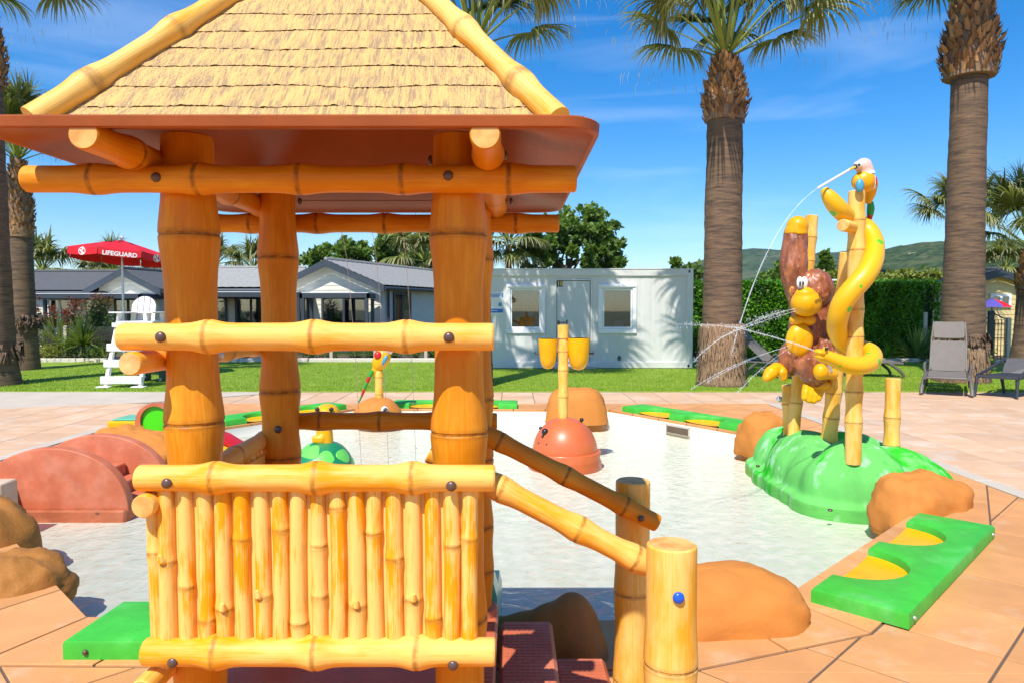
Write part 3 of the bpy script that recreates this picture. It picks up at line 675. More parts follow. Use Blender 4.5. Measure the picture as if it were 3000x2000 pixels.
# stairs: short posts and sloping handrails
culm('stair_post', (.452, 2.00, -.02), (.452, 2.00, .888), .0700, [.20, .565], 'pale', n=36, bulge=.10)
culm('stair_post', (.472, 2.77, -.02), (.472, 2.77, .884), .0660, [.115, .465], 'pale', n=32, bulge=.10)
culm('handrail', P(1258, 1322, 2.11), P(1903, 1656, 2.11), .0335, [.24, .50, .69], 'cream', n=26, bulge=.24)
culm('handrail', P(1385, 1252, 2.665), P(1926, 1532, 2.665), .0335, [.11, .39, .64], 'amber', n=26, bulge=.18)
for p, r in (((457, 520), .0135), ((1313, 515), .0135)): bolt(P(p[0], p[1], 1.883), r)
for p in ((470, 987), (1315, 988)): bolt(P(p[0], p[1], 1.868), .0145)
for p in ((488, 1415), (1322, 1423), (505, 1940), (1327, 1948)): bolt(P(p[0], p[1], 1.850), .014)
for p, Y in (((612, 470), 2.06), ((1262, 470), 2.06), ((878, 590), 2.80), ((1478, 455), 2.08), ((1496, 590), 2.82)): bolt(P(p[0], p[1], Y), .014, (1 if p[0] != 1262 else -1, 0, 0))
bolt(P(815, 1257, 2.70), .015); bolt(P(640, 1040, 2.10), .016, (.6, -.6, 0), 'steel'); bolt(P(1878, 1518, 2.628), .0125)
kb = bolt(P(1988, 1750, 1.924), .0165, mt='blue_plastic', name='knob')
mb = MB(); mb.tube([P(1988, 1750, 1.935), P(1988, 1750, 1.920)], .010, 12); mb.obj('knob_stem', MT['blue_plastic'], hut)
# roof: eave board, ceiling, courses, hip poles
HE = .735
def rsq(h, r, n=6):
    out = []
    for cx, cy, a0 in ((h - r, -h + r, -90), (h - r, h - r, 0), (-h + r, h - r, 90), (-h + r, -h + r, 180)):
        for k in range(n + 1): a = R(a0 + 90 * k / n); out.append((cx + r * math.cos(a), cy + r * math.sin(a)))
    return out
mb = MB(); prof = [(HE - .002, 1.994, .10), (HE + .002, 1.990, .10), (HE, 1.968, .10), (HE - .006, 1.964, .10), (HE - .014, 1.967, .10), (HE - .020, 1.974, .095), (HE - .10, 1.984, .09), (HE - .26, 2.045, .07), (.30, 2.17, .05), (.03, 2.42, .01)]
rings = [rsq(h, r) for h, z, r in prof]; nn = len(rings[0])
V = [(HX + x, HY + y, prof[k][1]) for k in range(len(prof)) for x, y in rings[k]] + [(HX + x, HY + y, 1.996) for x, y in rsq(.60, .05)]
F = [(k * nn + i, (k + 1) * nn + i, (k + 1) * nn + (i + 1) % nn, k * nn + (i + 1) % nn) for k in range(len(prof) - 1) for i in range(nn)]
F.append(tuple((len(prof) - 1) * nn + i for i in range(nn))); o = len(prof) * nn
F += [(o + i, i, (i + 1) % nn, o + (i + 1) % nn) for i in range(nn)]
mb.add(V, F); mb.obj('eave_board', MT['terracotta'], hut, angle=50)
def rise(r): return max(-.001, 1.27 * (r - .118) + .010)
NC = 13; R0, R1 = .045, .725
for k in range(NC):
    r0 = R0 + (R1 - R0) * k / NC; r1 = R0 + (R1 - R0) * (k + 1.12) / NC; mb = MB()
    for side in range(4):
        ca, sa = [(1, 0), (0, 1), (-1, 0), (0, -1)][side]
        h0 = HE - r0; m = max(8, int(h0 * 2 / .0065)); rows = [0, .12, .3, .5, .72, 1.0]
        vs = []; ds = []
        for a, t in enumerate(rows):
            for i in range(m + 1):
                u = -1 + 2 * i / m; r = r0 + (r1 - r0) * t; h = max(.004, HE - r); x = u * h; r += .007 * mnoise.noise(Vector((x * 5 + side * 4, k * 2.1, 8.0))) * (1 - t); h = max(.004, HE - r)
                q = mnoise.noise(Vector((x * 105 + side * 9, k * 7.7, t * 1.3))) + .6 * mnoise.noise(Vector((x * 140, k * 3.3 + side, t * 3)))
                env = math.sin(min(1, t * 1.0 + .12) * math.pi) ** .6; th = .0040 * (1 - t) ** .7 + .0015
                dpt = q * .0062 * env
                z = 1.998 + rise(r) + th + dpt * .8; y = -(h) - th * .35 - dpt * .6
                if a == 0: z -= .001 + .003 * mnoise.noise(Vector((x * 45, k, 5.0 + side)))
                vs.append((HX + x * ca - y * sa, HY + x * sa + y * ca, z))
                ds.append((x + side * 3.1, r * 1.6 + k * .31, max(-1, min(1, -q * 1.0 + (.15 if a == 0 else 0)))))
        n1 = m + 1
        mb.add(vs, [(a * n1 + i, a * n1 + i + 1, (a + 1) * n1 + i + 1, (a + 1) * n1 + i) for a in range(len(rows) - 1) for i in range(m)], ds)
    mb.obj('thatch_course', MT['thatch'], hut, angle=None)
mb = MB(); mb.tube([(HX, HY, 2.83), (HX, HY, 2.90), (HX, HY, 2.97), (HX, HY, 2.98)], [.07, .085, .06, .01], 20); mb.obj('roof_cap', MT['pale'], hut)
for sx in (-1, 1):
    for sy in (-1, 1):
        pts = []; rad = []; wear = []
        L = [.098 + .62 * i / 70 for i in range(71)]; NQ = (.19, .34, .49, .63)
        for r in L:
            h = HE - r; w = 0; f = 1 + .34 * sum(math.exp(-((r - q) / .024) ** 2) for q in NQ)
            for q in NQ:
                if abs(r - q) < .0055: w = .8; f -= .03
            pts.append((HX + sx * h, HY + sy * h, max(1.985, 2.033 + 1.27 * (r - .118)))); rad.append(.0285 * f * (1 + .25 * max(0, .2 - r) / .15)); wear.append(w)
        mb = MB(); mb.tube(pts, rad, 22, wear=wear); mb.obj('hip_pole', MT['pale'], hut, angle=50)
# platform and steps
mb = MB(); mb.box((-.525, 2.36, .335), (.94, 1.0, .05), bev=.008); mb.obj('platform', MT['brick_plastic'], hut)
mb = MB(); mb.box((-.525, 2.36, .15), (.90, .94, .32)); mb.obj('platform_base', MT['brick_plastic'], hut)
for (x0, x1, zt) in ((-.046, .163, .288), (.170, .378, .135)):
    mb = MB(); mb.box(((x0 + x1) / 2, 2.385, zt / 2 - .01), (x1 - x0, .95, zt + .02), bev=.014); st = mb.obj('step', MT['brick_plastic'], hut)
    gb = MB()
    for i in range(9):
        for j in range(38): gb.box((x0 + .025 + i * (x1 - x0 - .05) / 8, 1.95 + j * .0235, zt + .001), (.014, .014, .003))
    gb.obj('grip_studs', MT['brick_plastic'], st, smooth=False)
gb = MB()
for j in range(30): gb.box((-.085, 2.05 + j * .025, .361), (.04, .012, .003))
gb.obj('grip_studs', MT['brick_plastic'], hut, smooth=False)
# mint slide running from the back of the hut into the water
sl = thing('water_slide', (-.5, 3.3, -.2), 'small mint green slide running from the back of the bamboo hut into the water', 'slide')
prof = [(2.86, .34), (2.95, .35), (3.1, .30), (3.35, .16), (3.6, .03), (3.9, -.07), (4.2, -.10)]
mb = MB(); V = []
for y, z in prof:
    for x, dz in ((-.82, .12), (-.78, .12), (-.74, 0), (-.20, 0), (-.115, .10), (-.075, .10), (-.06, .04), (-.06, -.14), (-.82, -.14)): V.append((x, y, max(z + dz, Z_FLOOR)))
k = 9; mb.add(V, [(j * k + i, j * k + (i + 1) % k, (j + 1) * k + (i + 1) % k, (j + 1) * k + i) for j in range(len(prof) - 1) for i in range(k)] + [tuple(range(k)), tuple((len(prof) - 1) * k + i for i in range(k))])
mb.obj('chute', MT['mint'], sl, fix=True, angle=50)

# ================================================================== ROCKS, PADS, PLAY FIGURES
def rock(label, c, r, seed, mt, rz=0, rough=.16, power=.85, cut=-.12, freq=1.6, group='moulded rocks round the paddling pool', facets=0):
    M = Matrix.Rotation(rz, 3, 'Z'); mb = MB()
    def fn(q):
        k = 1 + rough * mnoise.noise(Vector(q) * freq + Vector((seed, 0, 0))) + rough * .45 * mnoise.noise(Vector(q) * freq * 2.7 + Vector((0, seed, 0))) + rough * .12 * mnoise.noise(Vector(q) * freq * 8)
        return k
    mb.ball(c, r, 56, 30, M, fn, power, zmin=cut)
    return tag(mb.obj('rock', MT[mt], angle=60), label, 'rock', group)
def on(px, py, z=0.0): v = G(px, py, z); return v
rk0 = rock('large smooth orange rock lying on the tiles behind the short bamboo stair post', (1.03, 3.52, -.02), (.47, .25, .285), 3.1, 'rock_orange', R(3), .14, .88, -.0, 1.3)
mb = MB()
for cc_, rr_ in (((.27, 3.17, -.02), (.15, .14, .30)), ((.20, 3.18, -.02), (.20, .14, .25)), ((.10, 3.2, -.02), (.24, .14, .20)), ((-.06, 3.2, -.02), (.22, .14, .17)), ((.30, 3.14, -.02), (.135, .13, .20))): mb.ball(cc_, rr_, 28, 18, zmin=-.0)
tag(fuse(mb, 'rock', MT['rock_brown'], None, .012, 14), 'dark brown rock behind the red steps, in the shade of the hut', 'rock', 'moulded rocks round the paddling pool')
rock('orange angular rock at the foot of the green mound, touching the green pad', (3.23, 5.61, -.08), (.41, .30, .335), 5.4, 'rock_orange', R(30), .15, .78, -.12, 1.7)
rock('orange rock half hidden behind the far left side of the green mound', (3.02, 8.55, -.1), (.30, .3, .40), 12.4, 'rock_orange', R(10), .16, .75, -.1)
rock('tall rounded orange rock behind the red dome at the far pool edge', (.97, 10.85, -.16), (.46, .36, .53), 2.2, 'rock_orange', R(-3), .06, .62, 0, 1.3)
rock('brown boulder with pitted front, nearest the camera at the left edge', (-2.84, 4.03, -.1), (.31, .27, .255), 6.6, 'rock_brown', R(-35), .15, .88, -.1, 1.9)
rock('smooth brown boulder at the left edge, behind the pitted one', (-3.60, 4.80, -.15), (.38, .34, .42), 9.1, 'rock_brown', R(-30), .12, .85, -.1, 1.4)
rock('orange rock between the red arched bridge and the round green window', (-3.95, 7.35, -.15), (.62, .36, .46), 4.7, 'rock_orange', R(-12), .18, .85, -.1, 1.7)
mb = MB(); mb.ball(P(2110, 1892, 3.262), (.011, .008, .011), 12, 8); mb.obj('anchor_bolt', MT['white'], rk0)
def pad(label, a, b, depth=.46, h=.075, scoops=2):
    """foam edge pad: a->b is the pool side, body lies to the right of a->b"""
    a = Vector((a[0], a[1], 0)); b = Vector((b[0], b[1], 0)); L = (b - a).length; d = (b - a) / L; nrm = Vector((d.y, -d.x, 0))
    t = thing('foam_pad', (a + b) / 2 + nrm * depth / 2 + Vector((0, 0, .006)), label, 'foam pad', 'green foam pads along the pool edge')
    M = Matrix(((d.x, -nrm.x, 0, a.x), (d.y, -nrm.y, 0, a.y), (0, 0, 1, .006), (0, 0, 0, 1)))
    # outline in local coords: x along the pool edge, y towards the water is +; body is y in [-depth, 0]
    sr = .30; out = [(0, -depth)]; out.append((L, -depth)); out.append((L, 0))
    cs = [L * (k + 1) / (scoops + 1) for k in range(scoops)] if scoops else []
    if scoops == 2: cs = [L * .30, L * .70]
    for c in reversed(cs):
        for k in range(15):
            an = math.pi * k / 14; out.append((c + sr * math.cos(an), -sr * 1.0 * math.sin(an)))
    out.append((0, 0))
    mb = MB(); mb.prism(out, h, M, .020); mb.obj('pad_body', MT['green_pad'], t, angle=40)
    for c in cs:
        mb = MB(); V = []; m = 14
        for j in range(6):
            tt = j / 5
            for k in range(m + 1):
                an = math.pi * k / m; rr = sr * tt
                V.append(M @ Vector((c + rr * math.cos(an), .0 - rr * math.sin(an), .010 + (.018 * (tt ** 3)))))
        mb.add(V, [(j * (m + 1) + k, j * (m + 1) + k + 1, (j + 1) * (m + 1) + k + 1, (j + 1) * (m + 1) + k) for j in range(5) for k in range(m)])
        mb.obj('scoop', MT['yellow'], t, angle=40)
    for k in (.04, .96):
        mb = MB(); mb.ball(a + d * L * k + nrm * (depth + .002) + Vector((0, 0, .04)), .011, 10, 6); mb.obj('anchor_bolt', MT['steel'], t)
    return t
pad('green foam pad with two yellow scoops, nearest one on the right', on(2376, 1722, .08)[:2], on(2690, 1500, .08)[:2], .47, .08)
def pad_on(label, edge, t0, t1, depth=.44, h=.085, back=.03):
    a, b = Vector(POOL[edge]), Vector(POOL[(edge + 1) % len(POOL)]); p, q = a.lerp(b, t0), a.lerp(b, t1)
    d = (q - p).normalized(); n = Vector((d.y, -d.x)); p = p + n * back; q = q + n * back
    return pad(label, (p.x, p.y), (q.x, q.y), depth, h)
pad_on('green foam pad with two yellow scoops on the far right edge, below the centre palm', 6, .06, .90)
pad_on('green foam pad on the far pool edge, left of the tall orange rock', 7, .36, .86)
pad_on('green foam pad on the far left pool edge, seen through the hut', 8, .06, .96)
t = thing('foam_pad', (-1.55, 3.30, 0), 'plain bright green foam pad with pricked holes, left of the hut front', 'foam pad', 'green foam pads along the pool edge')
mb = MB(); y0 = on(185, 1935).y; x0 = on(185, 1935).x
mb.prism([(x0, y0), (-.96, y0), (-.96, y0 + .44), (x0 + .03, y0 + .44)], .085, Matrix.Translation((0, 0, .006)), .014); mb.obj('pad_body', MT['green_pad'], t, angle=40)
mb = MB()
for i in range(46): mb.ball((rnd.uniform(x0 + .1, -1.0), rnd.uniform(y0 + .05, y0 + .4), .0915), (.004, .003, .0012), 6, 4)
tag(mb.obj('prick_holes', MT['bird_green'], t), kind='stuff')
mb = MB(); mb.ball((x0 + .10, y0 - .002, .04), .013, 10, 6); mb.obj('anchor_bolt', MT['bolt'], t)

# ---- red arched bridge with steps at the left pool edge
br = thing('arch_bridge', (-3.87, 6.34, -.2), 'brick red play bridge with two arched side walls and steps between them', 'play bridge')
def arch(y, th, cx, hw, zb, zt):
    out = []; n = 36
    for k in range(n + 1):
        a = math.pi * k / n; out.append((cx + hw * math.cos(a) , zb + (zt - zb) * math.sin(a) ** .8))
    M = Matrix(((1, 0, 0, 0), (0, 0, -1, y + th / 2), (0, 1, 0, 0), (0, 0, 0, 1)))
    mb = MB(); mb.prism(out, th, M, .012); return mb.obj('side_wall', MT['brick_plastic'], br, fix=True, angle=45)
for y, cx in ((6.15, -3.97), (6.80, -3.93)): arch(y, .10, cx, .67, Z_FLOOR, .36)
for k, (x0, x1, z) in enumerate(((-4.58, -3.58, .10), (-3.60, -3.42, -.01), (-3.44, -3.24, -.12))):
    mb = MB(); mb.box(((x0 + x1) / 2 - .08, 6.475, (z - .3) / 2), (x1 - x0, .53, z + .3), bev=.01); mb.obj('step', MT['brick_plastic'], br)
mb = MB(); mb.box((-3.97, 6.075, -.235), (1.32, .06, .13), bev=.01); mb.obj('base_flange', MT['brick_plastic'], br)
mb = MB(); mb.ball((-3.54, 6.042, -.185), (.02, .008, .008), 10, 6); mb.obj('bolt', MT['bolt'], br)
o = MB(); o.box((-4.48, 5.62, .03), (1.0, .20, .32), bev=.01); tag(o.obj('stone_block', MT['tile_pink'], None, (-4.48, 5.62, -.13)), 'low pale stone block at the left edge, in front of the red bridge', 'stone block')

# ---- panel with the round green window, on a yellow and green base
tp = thing('porthole_wall', (-4.08, 8.35, -.1), 'red brick coloured play panel with a round green window on a yellow base', 'play wall')
yb = 8.3; w0 = P(395, 1240, yb).x; w1 = P(512, 1240, yb).x; zt = P(450, 1180, yb).z; zb = P(450, 1308, yb).z; cx = (w0 + w1) / 2; hw = (w1 - w0) / 2
cz = P(450, 1232, yb).z; hr = .172; n = 40
M = Matrix(((1, 0, 0, 0), (0, 0, -1, yb + .09), (0, 1, 0, 0), (0, 0, 0, 1)))
ring_o = []; ring_i = []
for k in range(n):
    a = 2 * math.pi * k / n; s_ = math.sin(a); c_ = math.cos(a)
    if s_ >= 0: p = (cx + hw * c_, zt - hw + hw * s_)
    else:
        q = max(abs(c_), abs(s_) * hw / (zt - hw - zb) * 1.0, 1e-3); f = min(hw / max(1e-6, abs(c_)), (zt - hw - zb) / max(1e-6, abs(s_))); p = (cx + c_ * f, zt - hw + s_ * f)
    ring_o.append(p); ring_i.append((cx + hr * c_, cz + hr * s_))
mb = MB(); V = []
for yy in (0, .09):
    for p in ring_o + ring_i: V.append((p[0], yb + yy, p[1]))
m2 = 2 * n
F = [(i, (i + 1) % n, n + (i + 1) % n, n + i) for i in range(n)] + [(m2 + i, m2 + n + i, m2 + n + (i + 1) % n, m2 + (i + 1) % n) for i in range(n)]
F += [(i, m2 + i, m2 + (i + 1) % n, (i + 1) % n) for i in range(n)] + [(n + i, n + (i + 1) % n, m2 + n + (i + 1) % n, m2 + n + i) for i in range(n)]
mb.add(V, F); mb.obj('panel', MT['brick_plastic'], tp, fix=True, angle=40)
mb = MB(); mb.tube([(cx, yb + .035, cz), (cx, yb + .06, cz)], hr + .005, 40); mb.obj('green_window', MT['green_disc'], tp)
mb = MB(); q = P(335, 1282, 8.6); mb.box(((q.x + w0) / 2 + .12, 8.75, .06), (w0 - q.x + .35, .44, .30), bev=.02); mb.obj('yellow_base', MT['yellow'], tp)
mb = MB(); mb.box(((q.x + w0) / 2 + .14, 8.76, .222), (w0 - q.x + .28, .40, .02), bev=.008); mb.obj('green_top', MT['mint'], tp)
mb = MB(); x1 = P(640, 1285, yb).x; x2 = P(682, 1315, yb).x
M2 = Matrix(((1, 0, 0, 0), (0, 0, -1, yb + .34), (0, 1, 0, 0), (0, 0, 0, 1)))
mb.prism([(w1 - .02, -.26), (x2 + .05, -.26), (x2, -.10), (w1 - .02, .17)], .30, M2, .01); mb.obj('yellow_chute', MT['yellow'], tp, fix=True)
mb = MB(); mb.prism([(w1, .165), (x2 - .16, -.012), (x2 - .02, -.09), (x2 - .0, -.05), (x2 - .16, .05), (w1, .21)], .30, M2, .008); mb.obj('red_edge', MT['bird_red'], tp, fix=True)

# ---- turtle
MT['bird_dkgreen'] = mat('dark_shell_paint', (.012, .23, .085), .35, .1, 6, coat=.3); MT['shell_light'] = mat('light_shell_paint', (.15, .62, .09), .35, .08, 6, coat=.2)
tu = thing('turtle_figure', (-1.96, 7.25, -.2), 'green spotted turtle figure with a raised yellow neck, in the water behind the hut', 'turtle figure')
ty = 7.25; c = P(948, 1372, ty)
mb = MB(); mb.ball((c.x, ty, -.12), (.315, .36, .335), 44, 22, zmin=-.14); mb.obj('shell', MT['bird_dkgreen'], tu)
for az, el, w in ((-112, 52, .34), (-68, 40, .28), (-140, 18, .30), (-95, 14, .30), (-52, 12, .26), (-20, 38, .3), (-160, 55, .3), (60, 45, .35), (120, 30, .35), (20, 10, .3)):
    d0 = Vector((math.cos(R(az)) * math.cos(R(el)), math.sin(R(az)) * math.cos(R(el)), math.sin(R(el)))); u_ = d0.cross(Vector((0, 0, 1))).normalized(); v_ = u_.cross(d0); V = []; m = 18
    for rr_ in (0, .6, .93, 1.0):
        for k in range(m):
            an = 2 * math.pi * k / m; q = (d0 + (u_ * math.cos(an) + v_ * math.sin(an) * .8) * w * rr_ * (1 + .12 * math.cos(3 * an + az))).normalized(); s2 = 1.0 if rr_ == 1.0 else 1.014; V.append((c.x + q.x * .315 * s2, ty + q.y * .36 * s2, max(-.255, -.12 + q.z * .335 * s2)))
    mb = MB(); mb.add(V, [(j * m + k, j * m + (k + 1) % m, (j + 1) * m + (k + 1) % m, (j + 1) * m + k) for j in range(3) for k in range(m)]); mb.obj('shell_patch', MT['shell_light'], tu)
mb = MB(); mb.tube([(c.x, ty, -.25), (c.x, ty, -.22), (c.x, ty, -.17), (c.x, ty, -.15)], [.36, .37, .36, .33], 40); mb.obj('base_ring', MT['mint'], tu)
mb = MB(); a = P(952, 1300, ty); b_ = P(948, 1240, ty)
mb.tube([(a.x, ty, a.z - .05), (a.x, ty, a.z), (b_.x, ty + .02, b_.z), (b_.x, ty + .02, b_.z + .10)], [.092, .088, .080, .085], 24); mb.ball((P(958, 1206, ty).x, ty + .01, P(950, 1210, ty).z), (.125, .15, .10), 24, 14)
mb.box((P(938, 1280, ty).x, ty - .07, P(938, 1283, ty).z), (.13, .06, .09), bev=.02)
fuse(mb, 'neck_and_head', MT['yellow'], tu, .012, 5)
for sx in (-1, 1):
    mb = MB(); mb.ball((P(958, 1206, ty).x + sx * .07, ty - .105, P(950, 1200, ty).z + .02), .024, 12, 8); mb.obj('eye', MT['black'], tu)

# ---- red dome with a bamboo pole and two tipping buckets
dm = thing('crab_dome', (.60, 8.2, -.2), 'glossy orange red dome creature with black eyes sitting in the water', 'play dome')
dy = 8.2; dc = P(1655, 1360, dy).x
mb = MB(); mb.ball((dc, dy, -.09), (.375, .375, .40), 60, 28, zmin=-.02); mb.tube([(dc, dy, -.28), (dc, dy, -.19), (dc, dy, -.15), (dc, dy, -.085), (dc, dy, -.07), (dc, dy, -.065)], [.425, .42, .40, .415, .405, .34], 56)
mb.obj('shell', MT['orange_dome'], dm, angle=50)
def surf(px, py, r, name='eye', mt='black', k=.98):
    # point on the dome seen at this sight line
    d = ray(px, py); best = None
    for i in range(400):
        y = dy - .45 + i * .002; q = EYE + d * (y / d.y)
        if ((q.x - dc) / .375) ** 2 + ((q.y - dy) / .375) ** 2 + (max(0, q.z + .09) / .40) ** 2 <= 1.02: best = q; break
    if best is None: best = EYE + d * (dy / d.y)
    mb = MB(); mb.ball(best, r, 14, 10); return mb.obj(name, MT[mt], dm)
surf(1597, 1264, .040); surf(1584, 1253, .022); surf(1590, 1277, .017); surf(1704, 1229, .025)
surf(1578, 1296, .010, 'bolt', 'bolt'); surf(1601, 1300, .010, 'bolt', 'bolt')
bk = thing('bucket_post', (dc, dy + .02, .28), 'bamboo post carrying two yellow tipping buckets above the orange dome', 'bucket post')
px = P(1650, 1100, dy).x; zt = P(1650, 957, dy).z
mb = MB(); mb.bamboo((px, dy, .26), (px, dy, zt), .0550, [P(1, q, dy).z - .26 for q in (1163, 1085, 1030)], n=20, bulge=.13); mb.obj('post', MT['pale'], bk)
mb = MB(); mb.tube([(px, dy, zt - .13), (px, dy, zt + .02)], .066, 20); mb.obj('post_cap', MT['pale'], bk)
mb = MB(); mb.tube([(px - .055, dy, zt + .02), (px - .055, dy, zt + .07)], .012, 8); mb.tube([(px - .05, dy, zt + .045), (px + .04, dy, zt + .05)], .009, 8); mb.tube([(px + .04, dy, zt + .03), (px + .04, dy, zt + .075)], .009, 8); mb.obj('valve', MT['black'], bk)
for x0, x1, yt, yb_ in ((1577, 1634, 992, 1080), (1661, 1729, 990, 1083)):
    a = P(x0, yt, dy); b_ = P(x1, yt, dy); zb_ = P(x0, yb_, dy).z; cx = (a.x + b_.x) / 2; r = (b_.x - a.x) / 2; H = a.z - zb_
    pr = [(1.0, 1.0), (.97, .75), (.90, .5), (.80, .28), (.66, .12), (.42, .03), (.05, 0)]
    mb = MB(); mb.tube([(cx, dy, zb_ + H * z) for q, z in reversed(pr)] + [(cx, dy, zb_ + H), (cx, dy, zb_ + H * .8), (cx, dy, zb_ + H * .4), (cx, dy, zb_ + H * .1)], [r * q for q, z in reversed(pr)] + [r * .93, r * .90, r * .75, r * .3], 30, caps=True)
    bu = mb.obj('bucket', MT['yellow'], bk, angle=60)
    mb = MB(); sx = -1 if x0 < 1600 else 1; mb.tube([(cx + sx * r * .9, dy, zb_ + H * .52), (cx + sx * (r * .9 + .05), dy, zb_ + H * .5), (cx + sx * (r * .9 + .05), dy, zb_ + H * .56)], .012, 8); mb.tube([(cx - sx * r * .8, dy, zb_ + H * .52), (px, dy, zb_ + H * .52)], .012, 8); mb.obj('pivot', MT['black'], bu)

# ---- rock creature with a parrot on a bamboo stump, seen through the hut
ry = 10.75
rk = thing('rock_creature', (P(1106, 1200, ry).x, ry, -.1), 'round orange rock creature with a white goggle eye at the far pool edge', 'rock figure')
c = P(1106, 1210, ry); mb = MB(); mb.ball((c.x, ry, -.05), (.36, .30, .28), 44, 22, fn=lambda q: 1 + .05 * mnoise.noise(Vector(q) * 2), zmin=-.1); mb.obj('body', MT['rock_orange'], rk)
mb = MB(); e = P(1127, 1199, ry - .27); mb.ball(e, .052, 18, 12); mb.obj('eyeball', MT['white'], rk); mb = MB(); mb.ball(e + Vector((.012, -.026, 0)), .036, 16, 10); mb.obj('pupil', MT['black'], rk)
mb = MB(); a = P(1111, 1175, ry); b_ = P(1111, 1084, ry); mb.bamboo((a.x, ry, .14), (a.x, ry, b_.z), .058, [P(1, 1105, ry).z - .14, P(1, 1155, ry).z - .14], n=18, bulge=.1); mb.obj('bamboo_stump', MT['pale'], rk)
def ell(mb, px, py, Y, rx, rz, ry_=None, rot=0):
    mb.ball(P(px, py, Y), (rx, ry_ or rx, rz), 22, 14, Matrix.Rotation(rot, 3, 'Y'))
pa = thing('parrot_figure', P(1111, 1084, ry), 'yellow parrot figure with long green and red tail, seen through the hut', 'parrot figure')
mb = MB(); ell(mb, 1118, 1052, ry, .125, .19, .12, R(28)); ell(mb, 1101, 1082, ry, .06, .11, .06, R(30)); fuse(mb, 'body', MT['yellow'], pa, .015, 4)
mb = MB(); ell(mb, 1136, 1018, ry, .10, .11, .1); mb.obj('head', MT['bird_pink'], pa)
mb = MB(); ell(mb, 1107, 1040, ry - .10, .058, .06, .045); mb.obj('wing_patch', MT['bird_red'], pa)
mb = MB(); ell(mb, 1127, 1054, ry - .09, .030, .085, .05, R(28)); mb.obj('chest_patch', MT['sky_blue'], pa)
tp_ = [(1094, 1084), (1083, 1102), (1076, 1118), (1068, 1138), (1060, 1158), (1050, 1180)]; rr = [.055, .05, .042, .036, .028, .012]
for i, mt in enumerate(('bird_green', 'bird_red', 'bird_green', 'bird_red', 'bird_green')):
    mb = MB(); mb.tube([P(*tp_[i], ry - .02), P((tp_[i][0] + tp_[i + 1][0]) / 2, (tp_[i][1] + tp_[i + 1][1]) / 2, ry - .02), P(*tp_[i + 1], ry - .02)], [rr[i], (rr[i] + rr[i + 1]) / 2 * 1.08, rr[i + 1]], 12, flat=.6); mb.obj('tail_feather', MT[mt], pa)

# ---- green mound with bamboo posts, monkey, snake and parrot
mo = thing('play_mound', (3.2, 6.9, -.2), 'large green moulded mound with bamboo posts at the right pool edge', 'play mound')
mb = MB()
for (x, y, rx, ry_, rz, z) in ((3.12, 6.45, .50, .42, .52, -.17), (3.55, 6.62, .50, .48, .44, -.17), (2.98, 7.15, .40, .55, .50, -.17), (3.0, 7.75, .34, .5, .44, -.17), (3.5, 7.4, .5, .6, .44, -.17), (2.90, 6.75, .30, .36, .42, -.17), (3.85, 6.95, .34, .4, .32, -.17), (3.72, 6.55, .34, .36, .36, -.17), (2.96, 7.0, .38, .5, .47, -.17)):
    mb.ball((x, y, z), (rx, ry_, rz), 32, 20, zmin=-.13, fn=lambda q: 1 + .05 * mnoise.noise(Vector(q) * 2.3 + Vector((x, y, 0))))
for (x, y, rx, ry_) in ((3.10, 6.45, .56, .47), (3.52, 6.62, .58, .56), (2.98, 7.0, .46, .6), (2.97, 7.35, .45, .6), (3.0, 7.75, .42, .55), (3.5, 7.4, .55, .64), (3.0, 6.7, .46, .42)):
    mb.tube([(x, y, -.30), (x, y, -.135)], 1.0, 40); k = len(mb.v) - 80
    for i in range(k, len(mb.v)): v = mb.v[i]; mb.v[i] = (x + (v[0] - x) * rx, y + (v[1] - y) * ry_, v[2])
def folds(co):
    w = co + Vector((3.2, 6.9, -.2)); f = (.007 * abs(math.sin(w.x * 6 - w.y * 5 + 2.2 * mnoise.noise(w * 1.3))) + .008 * mnoise.noise(w * 4)) if w.z > -.08 else 0
    return co + Vector((0, 0, f))
fuse(mb, 'mound', MT['green_mound'], mo, .022, 5, fn=folds)
for (px, py, z) in ((2222, 1364, 0), (2258, 1384, 0), (2300, 1406, 0), (2352, 1440, 0), (2435, 1495, 0)):
    q = G(px, py, -.12); mb = MB(); mb.ball(q + Vector((0, .02, .0)), (.022, .022, .012), 10, 6); mb.obj('anchor_bolt', MT['bolt'], mo)
def mpost(b, t, Y0, Y1, r, ns, mt='pale'):
    p0 = P(*b, Y0); p1 = P(*t, Y1); p0 = p0 + (p0 - p1).normalized() * .16; L = (p1 - p0).length
    mb = MB(); mb.bamboo(p0, p1, r, [L * (1 - (q - t[1]) / (b[1] - t[1])) + 0 for q in ns], n=26, bulge=.13, kw=1.2); return mb.obj('bamboo_post', MT[mt], mo, angle=30)
mpost((2500, 1305), (2510, 560), 6.22, 6.22, .0665, (640, 720, 880, 955, 1027, 1104, 1190), 'pale')
mpost((2325, 1262), (2379, 632), 7.25, 7.25, .060, (692, 756, 900, 1050, 1140))
mpost((2430, 1272), (2484, 740), 6.95, 6.7, .070, (860, 1110, 1178, 1245))
mpost((2315, 1255), (2309, 1126), 7.35, 7.35, .0655, (1166, 1240))
mpost((2612, 1288), (2617, 1107), 6.75, 6.75, .0665, (1198, 1262))
mb = MB(); mb.bamboo(P(2502, 668, 6.22), P(2469, 660, 6.07), .052, [], n=18); mb.obj('side_stub', MT['pale'], mo)
mb = MB(); mb.ball(P(2283, 1168, 7.30), .032, 14, 10); mb.obj('steel_cap', MT['steel'], mo)

